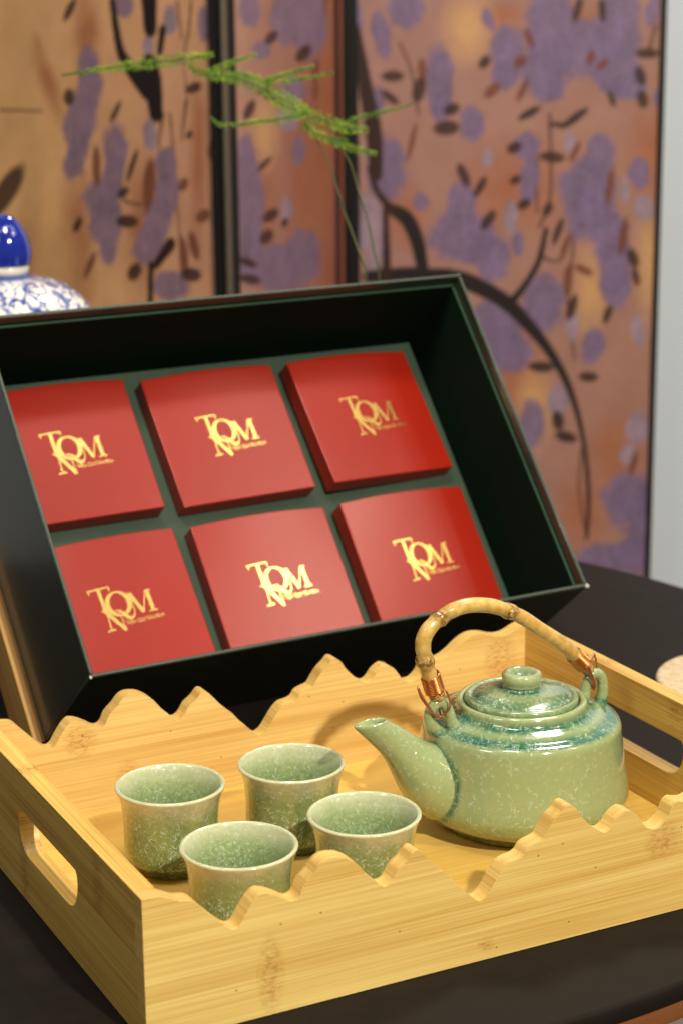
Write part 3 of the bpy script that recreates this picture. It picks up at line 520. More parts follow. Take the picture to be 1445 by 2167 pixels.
# lid
lp = [(0, 66.2, 0), (29.5, 66.2, 0), (30.6, 67.6, 0), (30.9, 69.6, 0), (30.4, 71.2, 0), (29.0, 71.7, 0), (27.6, 71.3, .15), (26.6, 71.2, .55), (25.0, 71.9, .8), (22, 72.9, .45), (18, 74.0, .15), (14, 74.9, .15), (12, 75.3, .8), (10.6, 75.6, 1), (9.8, 76.6, .7), (9.6, 78.0, .1)]
lq = catmull(lp, 3)
me = lathe('pot_lid', [(max(q[0], 0) / 1000, q[1] / 1000) for q in lq], 96, [min(1, max(0, q[2])) for q in lq])
lid = link('lid', me, M_lid, pot, smooth=True)
kp = [(0, 77, 0), (9.4, 77, 0.3), (10.1, 78.2, 0), (10.9, 80.2, 0), (11.0, 82.2, 0), (10.2, 84.0, 0), (8.4, 84.7, 0), (6.6, 84.2, 0), (5.2, 82.8, .4), (3.5, 81.8, .9), (0, 81.6, 1)]
kq = catmull(kp, 3)
me = lathe('lid_knob', [(max(q[0], 0) / 1000, q[1] / 1000) for q in kq], 64, [min(1, max(0, q[2])) for q in kq])
link('knob', me, M_lid, lid, smooth=True)
# cane handle
HP = [(-52.0, 78.0), (-55.0, 85.5), (-57.6, 93), (-60.2, 101.5), (-61.6, 109), (-60.6, 114.5), (-57.0, 119.2), (-49.8, 123.6), (-40.7, 126.4), (-31.2, 126.7), (-19.6, 124.4), (-8.1, 119.6), (0.9, 114.4), (10.5, 107.2), (23.1, 98.2), (30.5, 91.4), (39.3, 82.3), (43.4, 77.8)]
HQ = catmull(HP, 6); m_ = len(HQ); nodes_ = [(-60.0, 100.5), (-51.5, 122.9), (-8.1, 119.6), (33, 89.5)]
rad = []; nd = []
for i, q in enumerate(HQ):
    s_ = i / (m_ - 1); r = 4.35 - 0.55 * s_
    nn = 0
    for k, c in enumerate(nodes_):
        d = math.hypot(q[0] - c[0], q[1] - c[1]); amp = (0.75, 0.6, 0.55, 0.25)[k]
        r += amp * math.exp(-(d / 2.4) ** 2) - 0.35 * math.exp(-((d - 4.6) / 1.6) ** 2); nn = max(nn, (1, 1, 0.9, 0.5)[k] * math.exp(-(d / 4.4) ** 2))
    if i < 6 or i > m_ - 6: r -= 0.35; nn = max(nn, 0.6)
    rad.append(r / 1000); nd.append(nn)
wob = [(0.0008 * math.sin(i * 0.11 + 1)) for i in range(m_)]
me = tube('cane', [(q[0] / 1000, w_, q[1] / 1000) for q, w_ in zip(HQ, wob)], rad, 20)
# lumpy relief on the joints
co = [v.co.copy() for v in me.vertices]
at = me.attributes.new('node', 'FLOAT', 'POINT'); vals = []
for i, v in enumerate(me.vertices):
    k = min(i // 20, m_ - 1); vals.append(nd[k])
    a = (i % 20); v.co += Vector((0, 0, 0)) + (v.co - Vector((HQ[k][0] / 1000, wob[k], HQ[k][1] / 1000))).normalized() * (0.00045 * nd[k] * math.sin(a * 2.1 + k * 0.9))
at.data.foreach_set('value', vals)
hd = link('handle', me, M_cane, pot, smooth=True)
for f in me.polygons:
    if len(f.vertices) > 6: f.use_smooth = False
# branch scar bud facing the front on the lowest joint and top joints
for (sx_, sz_, rr) in ((-60.3, 101.0, 1.7), (-9.0, 119.4, 1.9)):
    pr_ = [(0, 0.5), (0.55, 0.45), (0.8, 1.1), (1.0, 0.2), (1.15, -1.2)]
    me = lathe('bud', [(a * rr / 1000, b * rr * 0.8 / 1000) for a, b in pr_], 16)
    at = me.attributes.new('node', 'FLOAT', 'POINT'); at.data.foreach_set('value', [1.0] * len(me.vertices))
    o = link('branch_scar', me, M_cane, hd, smooth=True); o.location = (sx_ / 1000, -0.0043, sz_ / 1000); o.rotation_euler = (R_(95), 0, 0)
def along(P, s):
    P = [Vector((q[0] / 1000, 0, q[1] / 1000)) for q in P]; L = 0
    for a, b in zip(P, P[1:]):
        d = (b - a).length
        if L + d >= s: return a + (b - a) * ((s - L) / d), (b - a).normalized()
        L += d
    return P[-1], (P[-1] - P[-2]).normalized()
for side, Pp in ((-1, HQ), (1, HQ[::-1])):
    q0, t0 = along(Pp, 0.0050); turns = 10; pitch = 0.00098; pts = []
    N = Vector((0, 1, 0)); B = t0.cross(N)
    for i in range(turns * 18 + 1):
        a = 2 * math.pi * i / 18; c, _ = along(Pp, 0.0050 + pitch * i / 18); rr = 0.00505 + 0.00012 * math.sin(i * 0.37)
        if side > 0: rr = 0.0046
        pts.append(c + N * math.cos(a) * rr + B * math.sin(a) * rr)
    link('wire_binding', tube('coil', pts, 0.00052, 6), M_copper, hd, smooth=True)
# wire loops through the lug eyes
def loopwire(P): link('wire_loop', tube('loop', catmull([tuple(x / 1000 for x in q) for q in P], 5), 0.00055, 8), M_copper2, hd, smooth=True)
loopwire([(-66.5, -3.5, 88.0), (-63.5, -4.0, 81.5), (-60.0, -5.0, 75.5), (-55.5, -5.0, 69.5), (-51.0, -2.5, 66.8), (-49.6, 1.5, 67.2), (-49.0, 5.0, 72), (-49.4, 4.5, 79)])
loopwire([(-66.5, -3.5, 88.0), (-64.2, -2.2, 82), (-60.6, -3.2, 76), (-56.2, -3.6, 70.4), (-51.4, -1.2, 68.0), (-48.2, -4.8, 72.5), (-48.2, -5.2, 78.5), (-50.2, -4.4, 84)])
loopwire([(38.2, -4.8, 82.5), (41.0, -5.2, 77.0), (43.8, -4.8, 70.5), (46.0, -1.8, 66.5), (47.6, 2.2, 68.0), (49.0, 4.4, 75.0), (46.0, 4.6, 84.0), (43.0, 4.0, 85.0)])
loopwire([(39.6, -5.0, 82.8), (42.6, -5.0, 76.4), (45.2, -4.0, 70.0), (46.8, -0.6, 67.6), (48.8, 3.0, 71.0), (50.4, 2.2, 77.5), (47.4, 0.8, 86.5), (44.0, -3.0, 85.5)])
# cut cane ends
for side, Pp in ((-1, HQ), (1, HQ[::-1])):
    q0, t0 = along(Pp, 0.0); me = tube('cane_end', [q0 - t0 * 0.0004, q0 + t0 * 0.0008, q0 + t0 * 0.004], [0.0034, 0.0041 if side < 0 else 0.0036, 0.0041 if side < 0 else 0.0036], 16)
    link('cut_end', me, M_caneend, hd, smooth=False)

# ---------------------------------------------------------------- cups
cpo = [(0, 1.2, 0), (15.0, 1.2, 0), (15.8, 0.2, 0), (17.2, 0, 0), (18.4, 0.8, .1), (19.2, 2.6, .5), (21.2, 4.8, .6), (23.6, 7.4, .3), (24.6, 10.6, 0), (24.9, 15, 0), (24.7, 21, 0), (24.7, 27, 0), (25.2, 33, 0), (26.3, 38.5, 0), (27.6, 42.6, 0), (28.5, 44.8, 0), (28.6, 45.7, 0), (28.0, 46.3, 0)]
cpi = [(28.0, 46.3, 0), (27.1, 46.35, 0), (26.2, 45.6, 0), (25.0, 42.8, 0), (23.7, 38, 0), (22.7, 32, 0), (22.3, 24, 0), (22.0, 16, .1), (21.0, 10, .4), (17, 6.6, .9), (10, 5.2, 1), (0, 5.0, 1)]
cq = catmull(cpo, 3); ci = catmull(cpi, 3)
me_o = lathe('cup_outside', [(max(q[0], 0) / 1000, q[1] / 1000) for q in cq], 96, [min(1, max(0, q[2])) for q in cq])
me_i = lathe('cup_inside', [(max(q[0], 0) / 1000, q[1] / 1000) for q in ci], 96, [min(1, max(0, q[2])) for q in ci])
cups = [((0.0785, 0.1610), 20, 'leftmost green tea cup, standing near the slotted left side of the tray', 1.0),
        ((0.1465, 0.1577), 140, 'rearmost green tea cup, between the leftmost cup and the teapot spout', 1.0),
        ((0.0785, 0.0743), 250, 'nearest green tea cup, half hidden by the left peaks of the tray front', 1.0),
        ((0.1490, 0.0795), 80, 'green tea cup nearest the teapot, right below its spout', 1.0)]
for k, (xy, rz, lab, s_) in enumerate(cups):
    c = empty('tea_cup', (xy[0], xy[1], ZF)); c.rotation_euler = (0, 0, R_(rz)); tag(c, lab, 'cup', 'green tea cups in the bamboo tray')
    if k == 0: o = link('outer_wall', me_o, M_cup, c, smooth=True); i_ = link('inner_wall', me_i, M_cupin, c, smooth=True)
    else:
        for src in (o, i_):
            d = src.copy(); col.objects.link(d); d.parent = c

# ---------------------------------------------------------------- gift box (local frame: u right, w up the slope, q out of the opening)
BX0, BY0, BYAW, BT, BW, BH, BDp = 0.08009, 0.36995, 0.04245, 0.69374, 0.35079, 0.24468, 0.10263
axu = Vector((math.cos(BYAW), math.sin(BYAW), 0)); bk = Vector((-math.sin(BYAW), math.cos(BYAW), 0)); zz = Vector((0, 0, 1))
upv = zz * math.cos(BT) + bk * math.sin(BT); outv = bk * -math.cos(BT) + zz * math.sin(BT)
MB = Matrix(((axu.x, upv.x, outv.x, BX0), (axu.y, upv.y, outv.y, BY0), (axu.z, upv.z, outv.z, 0.0008), (0, 0, 0, 1)))
gb = empty('gift_box', M=MB); tag(gb, 'large open dark green gift box leaning back behind the tray, holding six red boxes', 'box')
t1, t2, dl = 0.0026, 0.0050, 0.0085
def bxp(name, b, mat, parent=gb, bevel=0.0006, seg=2): return link(name, box_mesh(name, *b), mat, parent, bevel=bevel, seg=seg)
bxp('back_board', (0, BW, 0, BH, 0, 0.003), M_green)
bxp('box_wall', (0, BW, 0, t1, 0.003, BDp), M_green); bxp('box_wall', (0, BW, BH - t1, BH, 0.003, BDp), M_green)
bxp('box_wall', (0, t1, t1, BH - t1, 0.003, BDp), M_green); bxp('box_wall', (BW - t1, BW, t1, BH - t1, 0.003, BDp), M_green)
# rim edging: pale worn paper along the outer lip, edge highlight painted in
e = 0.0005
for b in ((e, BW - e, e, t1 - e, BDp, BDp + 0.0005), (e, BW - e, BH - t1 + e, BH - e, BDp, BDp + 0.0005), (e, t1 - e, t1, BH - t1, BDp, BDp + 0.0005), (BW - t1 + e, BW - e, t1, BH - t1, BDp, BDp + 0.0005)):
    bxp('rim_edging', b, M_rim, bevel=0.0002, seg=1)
g2 = 0.0002
for b in ((t1 + g2, BW - t1 - g2, t1 + g2, t2, 0.0195, BDp - dl), (t1 + g2, BW - t1 - g2, BH - t2, BH - t1 - g2, 0.0195, BDp - dl), (t1 + g2, t2, t2, BH - t2, 0.0195, BDp - dl), (BW - t2, BW - t1 - g2, t2, BH - t2, 0.0195, BDp - dl)):
    bxp('lining', b, M_greenin, bevel=0.0003)
for b in ((t1 + 0.0006, BW - t1 - 0.0006, t1 + 0.0006, t2 - 0.0004, BDp - dl, BDp - dl + 0.0004), (t1 + 0.0006, BW - t1 - 0.0006, BH - t2 + 0.0004, BH - t1 - 0.0006, BDp - dl, BDp - dl + 0.0004), (t1 + 0.0006, t2 - 0.0004, t2, BH - t2, BDp - dl, BDp - dl + 0.0004), (BW - t2 + 0.0004, BW - t1 - 0.0006, t2, BH - t2, BDp - dl, BDp - dl + 0.0004)):
    bxp('lining_edge', b, M_liner, bevel=0, seg=1)
bxp('insert_tray', (t1 + g2, BW - t1 - g2, t1 + g2, BH - t1 - g2, 0.003, 0.0192), M_insert, bevel=0.0004)
# scuffed corners where the paper has worn through
for (cx_, cy_, s_) in ((0.0006, 0.0006, 0.6), (BW - 0.0006, 0.0008, 1.0), (BW - 0.0008, BH - 0.0006, 0.4)):
    bm = bmesh.new(); bmesh.ops.create_icosphere(bm, subdivisions=2, radius=0.0016 * s_)
    for v in bm.verts: v.co *= 1 + 0.35 * rng.uniform(-1, 1); v.co.z *= 0.6
    me = bpy.data.meshes.new('scuff'); bm.to_mesh(me); bm.free(); o = link('corner_scuff', me, M_white, gb, smooth=True); o.location = (cx_, cy_, BDp - 0.0002)

# ---- logo: letters as thin foil pieces
def stroke(pts, wd, h=0.00016, z=0.0):
    """flat ribbon with given widths, mm"""
    P = [np.array(q, float) for q in pts]; w_ = [wd] * len(P) if np.isscalar(wd) else wd; L = []; Rr = []
    for i in range(len(P)):
        t_ = P[min(i + 1, len(P) - 1)] - P[max(i - 1, 0)]; t_ = t_ / (np.linalg.norm(t_) + 1e-9); n_ = np.array([-t_[1], t_[0]]) * w_[i] / 2; L.append(P[i] + n_); Rr.append(P[i] - n_)
    V = []; F = []; m = len(P)
    for zq in (0.0, h * 1000):
        for q in L + Rr: V.append((q[0] / 1000, q[1] / 1000, zq / 1000 + z))
    k = 2 * m
    for i in range(m - 1):
        F += [(k + i, k + i + 1, k + m + i + 1, k + m + i), (i, i + 1, k + i + 1, k + i), (m + i, m + i + 1, k + m + i + 1, k + m + i)]
    F += [(0, m, k + m, k), (m - 1, 2 * m - 1, k + 2 * m - 1, k + m - 1)]
    return V, F
lx = lambda x: 0.02929 + (x - 0.0152) * 0.8765
ly = lambda y: 0.0969 - (0.03338 + ((0.0966 - y) - 0.0382) * 0.99)
def logo_mesh():
    parts = []; Y = lambda w_: 96.6 - w_
    def S_(p, w_): parts.append(stroke([(a, Y(b)) for a, b in p], w_, z=0.00002 * (len(parts) % 5)))
    # T
    S_([(15.2, 38.6), (31.6, 37.9)], [1.1, 1.1]); S_([(15.4, 38.2), (15.9, 40.3), (15.6, 41.6)], [1.4, 1.0, .3]); S_([(31.4, 38.0), (31.2, 40.2), (31.9, 41.4)], [1.4, 1.0, .3])
    S_([(23.4, 38.4), (24.0, 53.6)], 2.7); S_([(20.6, 54.0), (27.2, 53.6)], 0.9)
    # N
    S_([(24.6, 54.0), (24.2, 67.6)], 1.0); S_([(21.0, 68.3), (27.4, 67.7)], 1.1)
    S_([(23.2, 53.4), (34.6, 69.6)], [3.0, 2.6]); S_([(34.4, 69.8), (34.2, 58.6), (33.0, 56.4)], [1.0, 0.9, 0.7])
    # Q : ring with thick sides
    import math as m0
    ring = [(35.0 + 8.0 * m0.cos(a), 50.6 + 8.2 * m0.sin(a)) for a in np.linspace(0, 2 * m0.pi, 41)]
    parts.append(stroke([(a, Y(b)) for a, b in ring], [1.1 + 2.3 * abs(m0.cos(a)) ** 1.3 for a in np.linspace(0, 2 * m0.pi, 41)], z=0.00004))
    tail = catmull([(29.6, 58.4), (30.4, 56.0), (33.0, 55.0), (35.6, 56.8), (37.8, 60.0), (41.0, 61.8), (43.8, 60.4), (45.0, 57.0), (44.9, 50), (44.6, 45.6)], 5)
    n_ = len(tail); S_(tail, [0.7 + 1.9 * m0.exp(-((i / n_ - 0.45) / 0.16) ** 2) for i in range(n_)])
    # M
    S_([(41.8, 45.4), (46.8, 45.2)], 0.9); S_([(44.8, 45.0), (51.4, 59.6)], [2.9, 2.5]); S_([(51.2, 59.6), (57.0, 45.4)], [0.9, 0.9])
    S_([(58.2, 45.0), (58.8, 59.4)], 2.9); S_([(55.6, 59.6), (62.2, 59.3)], 0.9); S_([(56.4, 45.1), (61.2, 44.9)], 0.9)
    V, F = join_data(parts); V = [(lx(v[0]), ly(v[1]), v[2]) for v in V]; return V, F
LV, LF = logo_mesh()
def text_mesh():
    cu = bpy.data.curves.new('small_text', 'FONT'); cu.body = 'Tiệm Quà Nhà Mình'; cu.size = 0.0041; cu.extrude = 0.00006; cu.offset = 0.00004; cu.resolution_u = 2
    o = bpy.data.objects.new('tmp', cu); col.objects.link(o); dg = bpy.context.evaluated_depsgraph_get(); dg.update()
    me = bpy.data.meshes.new_from_object(o.evaluated_get(dg)); bpy.data.objects.remove(o)
    xs = [v.co.x for v in me.vertices]; sx = 0.0295 / max(xs)
    V = [(lx(v.co.x * sx + 0.0362), ly(v.co.y + 0.0966 - 0.0660 + v.co.x * 0.03), v.co.z + 0.00008) for v in me.vertices]
    return V, [tuple(p.vertices) for p in me.polygons]
TV, TF = text_mesh()
REDS = [((0.0623, 0.0667, -0.0006, 0.0905, -0.0687), ''), ((0.1734, 0.0657, -0.0015, 0.0111, 0.0064), ''), ((0.2839, 0.0658, 0.006, -0.0331, 0.0354), ''),
        ((0.0624, 0.179, 0.0024, 0.0189, -0.003), ''), ((0.1734, 0.1775, 0.0121, 0.0071, -0.003), ''), ((0.2841, 0.1784, 0.0195, -0.0679, -0.0336), '')]
RL = ['red box with gold lettering, bottom left of the six, above the rim corner', 'red box with gold lettering, middle of the bottom row in the gift box',
      'red box with gold lettering, bottom right of the six, above the teapot handle', 'red box with gold lettering, top left of the six, cut by the box rim',
      'red box with gold lettering, middle of the top row in the gift box', 'red box with gold lettering, top right of the six, under the fern']
ra, rb, rt = 0.0981, 0.0969, 0.0140
def redshell():
    """slip-case: a slightly bowed top face over straight sides, bevelled"""
    bm = bmesh.new(); nx = 16
    grid = {}
    for i in range(nx + 1):
        for j in range(nx + 1):
            u, v_ = i / nx, j / nx
            bow = (1 - (2 * u - 1) ** 2)
            z = rt + 0.0003 * bow + 0.0009 * bow * v_ ** 3
            grid[i, j] = bm.verts.new((u * ra, v_ * rb + 0.0018 * bow * max(0, v_ - 0.7) / 0.3, z))
    for i in range(nx):
        for j in range(nx): bm.faces.new((grid[i, j], grid[i + 1, j], grid[i + 1, j + 1], grid[i, j + 1]))
    ring = [grid[i, 0] for i in range(nx + 1)] + [grid[nx, j] for j in range(1, nx + 1)] + [grid[i, nx] for i in range(nx - 1, -1, -1)] + [grid[0, j] for j in range(nx - 1, 0, -1)]
    low = [bm.verts.new((v.co.x, v.co.y, 0)) for v in ring]; k = len(ring)
    for i in range(k): bm.faces.new((ring[i], low[i], low[(i + 1) % k], ring[(i + 1) % k]))
    bm.faces.new(low); bmesh.ops.recalc_face_normals(bm, faces=bm.faces)
    me = bpy.data.meshes.new('red_box'); bm.to_mesh(me); bm.free(); return me
conf = lambda V: [(x, y, z + (1 - (2 * x / ra - 1) ** 2) * (0.0003 + 0.0009 * (y / rb) ** 3)) for x, y, z in V]
LV = conf(LV); TV = conf(TV)
rme = redshell(); lme = mesh('logo', LV, LF); fix(lme); tme = mesh('lettering', TV, TF); first = None
for k, ((xx, yy, th, al, be), _) in enumerate(REDS):
    al *= 0.8; be *= 0.8
    # plane: depth = 0.0326 + al*du + be*dw
    du = Vector((math.cos(th), math.sin(th), al)).normalized(); dw = Vector((-math.sin(th), math.cos(th), be)); dw = (dw - du * dw.dot(du)).normalized(); dn = du.cross(dw)
    low = 0.0326 - rt
    ctr = Vector((xx, yy, 0.0326 + 0.0006)) - dn * rt
    og = ctr - du * (ra / 2) - dw * (rb / 2)
    ML = Matrix(((du.x, dw.x, dn.x, og.x), (du.y, dw.y, dn.y, og.y), (du.z, dw.z, dn.z, og.z), (0, 0, 0, 1)))
    t_ = empty('red_box', M=MB @ ML); tag(t_, RL[k], 'box', 'red boxes with gold lettering in the gift box')
    if first is None:
        a = link('carton', rme, M_red, t_, bevel=0.0007, seg=3, angle=50); b = link('gold_logo', lme, M_gold, t_); c = link('gold_lettering', tme, M_gold, t_)
        for o in (b, c): o.location = (0, 0, rt + 0.00010)
        first = (a, b, c)
    else:
        for src in first: d = src.copy(); col.objects.link(d); d.parent = t_

# ---------------------------------------------------------------- bamboo stand under the box (same local frame)
st = empty('display_stand', M=MB); tag(st, 'slanted bamboo stand holding up the green gift box, seen at its left side', 'stand')
ct, stt = math.cos(BT), math.sin(BT)
def railmesh(u0, u1, q0, q1, wtop):
    # clip at the table: z = w*ct + q*stt >= 0
    P = [(-q1 * stt / ct, q1), (wtop, q1), (wtop, q0), (-q0 * stt / ct, q0)]
    V = [(u, a, b) for u in (u0, u1) for a, b in P]
    return fix(mesh('rail', V, [(0, 1, 2, 3), (4, 5, 6, 7), (0, 1, 5, 4), (1, 2, 6, 5), (2, 3, 7, 6), (3, 0, 4, 7)]))
for u0 in (-0.0066, BW - 0.045):
    me = railmesh(u0, u0 + 0.0062, -0.034, -0.0006, 0.200); grain_uv(me, 'y', None); link('side_rail', me, M_stand, st, bevel=0.0012)
me = railmesh(-0.0002, BW - 0.0452, -0.0080, -0.0010, 0.19); grain_uv(me, 'x', None); link('support_board', me, M_stand, st, bevel=0.0006)
# rear prop: two legs from the top of the rails down to the table
Mi = MB.inverted()
for u0 in (-0.0002, BW - 0.0538):
    A = Vector((u0, 0.185, -0.034)); Aw = MB @ A; Bw = Vector((Aw.x, Aw.y + 0.055, 0.001)); Bl = Mi @ Bw; Bl.x = u0
    d = (Bl - A); V = []
    for x_ in (u0, u0 + 0.008):
        for q in (A + Vector((0, 0.005, 0)), A - Vector((0, 0.007, 0)), Bl - Vector((0, 0.007, 0)), Bl + Vector((0, 0.005, 0))): V.append((x_, q.y, q.z))
    me = fix(mesh('prop', V, [(0, 1, 2, 3), (4, 5, 6, 7), (0, 1, 5, 4), (1, 2, 6, 5), (2, 3, 7, 6), (3, 0, 4, 7)])); grain_uv(me, 'z', None); link('prop_leg', me, M_stand, st)

# ---------------------------------------------------------------- stone disc at the right
me = lathe('disc', [(0, 0.0003), (0.0590, 0.0003), (0.0606, 0.0016), (0.0610, 0.0038), (0.0602, 0.0056), (0.0584, 0.0062), (0.03, 0.0064), (0, 0.0063)], 96)
o = link('stone_coaster', me, M_stone, None, smooth=True); o.location = (0.5230, 0.2471, 0); me.set_sharp_from_angle(angle=R_(60))
tag(o, 'round beige speckled coaster lying on the black table right of the tray', 'coaster')

# ---------------------------------------------------------------- blue and white jar
jar = empty('ginger_jar', (0.1645, 0.6655, 0)); tag(jar, 'blue and white porcelain jar with cobalt knob behind the gift box', 'jar')
me = lathe('jar_body', [(0, 0.002), (0.046, 0.002), (0.048, 0), (0.05, 0.002), (0.056, 0.03), (0.068, 0.08), (0.077, 0.13), (0.077, 0.165), (0.069, 0.193), (0.055, 0.205), (0.052, 0.215), (0.050, 0.216), (0, 0.205)], 96)
me.attributes.new('pool', 'FLOAT', 'POINT'); link('jar_body', me, M_porc, jar, smooth=True)
lj = catmull([(0, 0.2165), (0.058, 0.2165), (0.0610, 0.218), (0.0610, 0.2205), (0.0585, 0.2250), (0.053, 0.2318), (0.0455, 0.2382), (0.036, 0.2432), (0.024, 0.2462), (0.016, 0.2480), (0.0135, 0.2495), (0, 0.2496)], 3)
me = lathe('jar_lid', [(max(0, q[0]), q[1]) for q in lj], 96); jl = link('jar_lid', me, M_porc, jar, smooth=True)
me = lathe('neck', [(0, 0.2488), (0.0152, 0.2488), (0.0158, 0.2520), (0.0164, 0.2562), (0, 0.2562)], 48); link('neck_ring', me, M_whiteg, jl, smooth=True)
kj = catmull([(0, 0.2558), (0.0160, 0.2560), (0.0178, 0.2590), (0.0185, 0.2645), (0.0176, 0.2715), (0.0152, 0.2785), (0.0118, 0.2845), (0.0082, 0.2890), (0.0050, 0.2918), (0, 0.2930)], 3)
me = lathe('knob', [(max(0, q[0]), q[1]) for q in kj], 64); link('knob', me, M_cobalt, jl, smooth=True)

# ---------------------------------------------------------------- asparagus fern behind the box
VX, VY = 0.4240, 0.5860
pl = empty('fern_sprig', (0, 0, 0)); tag(pl, 'feathery green fern sprig arching to the left above the gift box', 'plant')
VB = (0.4330, 0.6150)
for S0 in STEMS:
    P = [S0[0]] + S0[1:]
    tail = P[-1]; P = P + [(tail[0] + 0.003, tail[1] + 0.012, tail[2] - 0.05), (VB[0], VB[1], 0.10), (VB[0], VB[1], 0.02)]
    Q = catmull(P, 4); m = len(Q); me = tube('stem', [tuple(q) for q in Q], [0.0005 + 0.0006 * i / m for i in range(m)], 8); link('stem', me, M_stem, pl, smooth=True)
me = lathe('pot', [(0, 0), (0.020, 0), (0.026, 0.01), (0.030, 0.04), (0.024, 0.075), (0.012, 0.095), (0.011, 0.12), (0.013, 0.125), (0.010, 0.124), (0.009, 0.10), (0, 0.095)], 48)
bv = link('vase', me, M_blackm, pl, smooth=True); bv.location = (VB[0], VB[1], 0.0002)
hvx = np.array(hr); hvy = np.array([0, 0, 1.0]); hvz = np.array(hv)
for P, Wd in SPRAYS:
    if P is SPRAYS[0][0]: P = P[1:]; Wd = [0.0003] + list(Wd[2:])
    Q = catmull(P, 8); Wq = catmull([(w_ * 1.3, 0) for w_ in Wd], 8); V = []; F = []
    br = link('branch', tube('twig', [tuple(q) for q in Q[::2]], 0.0006, 6), M_stem, pl, smooth=True)
    L = sum(np.linalg.norm(Q[i + 1] - Q[i]) for i in range(len(Q) - 1)); N = int(L / 0.00006)
    for i in range(N):
        f = rng.uniform(0, len(Q) - 1.001); a = int(f); fr = f - a; c = Q[a] * (1 - fr) + Q[a + 1] * fr; wd = (Wq[a][0] * (1 - fr) + Wq[a + 1][0] * fr)
        tdir = Q[a + 1] - Q[a]; tdir = tdir / np.linalg.norm(tdir)
        rd = rng.normal(size=3); rd -= tdir * rd.dot(tdir); rd /= np.linalg.norm(rd)
        r0 = math.sqrt(rng.uniform(0, 1)) * 0.85 * wd; ln = rng.uniform(0.6, 1.0) * min(0.0046, max(wd * 1.1, 0.0014)) ; d = rd * 0.62 + tdir * rng.uniform(-0.9, 0.9) + np.array([0, 0, -0.1]); d /= np.linalg.norm(d)
        b0 = c + rd * r0 * np.array([1, 1, 0.9]); b1 = b0 + d * ln; sd_ = np.cross(d, rng.normal(size=3)); sd_ = sd_ / np.linalg.norm(sd_) * 0.00024
        k = len(V); V += [tuple(b0 - sd_), tuple(b0 + sd_), tuple(b1)]; F.append((k, k + 1, k + 2))
    me = mesh('needles', V, F); tag(link('needles', me, M_leaf, br), kind='stuff')

# ---------------------------------------------------------------- folding screen
scn = empty('folding_screen', (0.60, 1.25, -g)); tag(scn, 'tall folding screen painted with purple wisteria on tan ground behind the table', 'screen')
SV = [(.3761, 1.4257), (.5289, 1.0901), (.7930, 1.3469), (1.1088, 1.1630)]
COL = dict(P=srgb(112, 88, 118), Q=srgb(146, 122, 138), L=srgb(52, 30, 26), K=srgb(34, 24, 26), B=srgb(112, 62, 44), O=srgb(160, 98, 66), Y=srgb(200, 156, 104), T=srgb(70, 42, 34))
BASE = [(srgb(228, 178, 116), srgb(198, 146, 116)), (srgb(174, 132, 116), srgb(138, 82, 64)), (srgb(160, 120, 112), srgb(158, 116, 100))]
def smooth_noise(u, z, s, sd, nn=22):
    r = np.random.RandomState(sd); o = np.zeros_like(u)
    for _ in range(nn):
        a = r.uniform(0, 6.28); k = s * r.uniform(0.35, 1.6); o += np.sin((u * math.cos(a) + z * math.sin(a) * 0.7) * k + r.uniform(0, 6.28))
    return o / nn * (nn / 7) ** 0.5
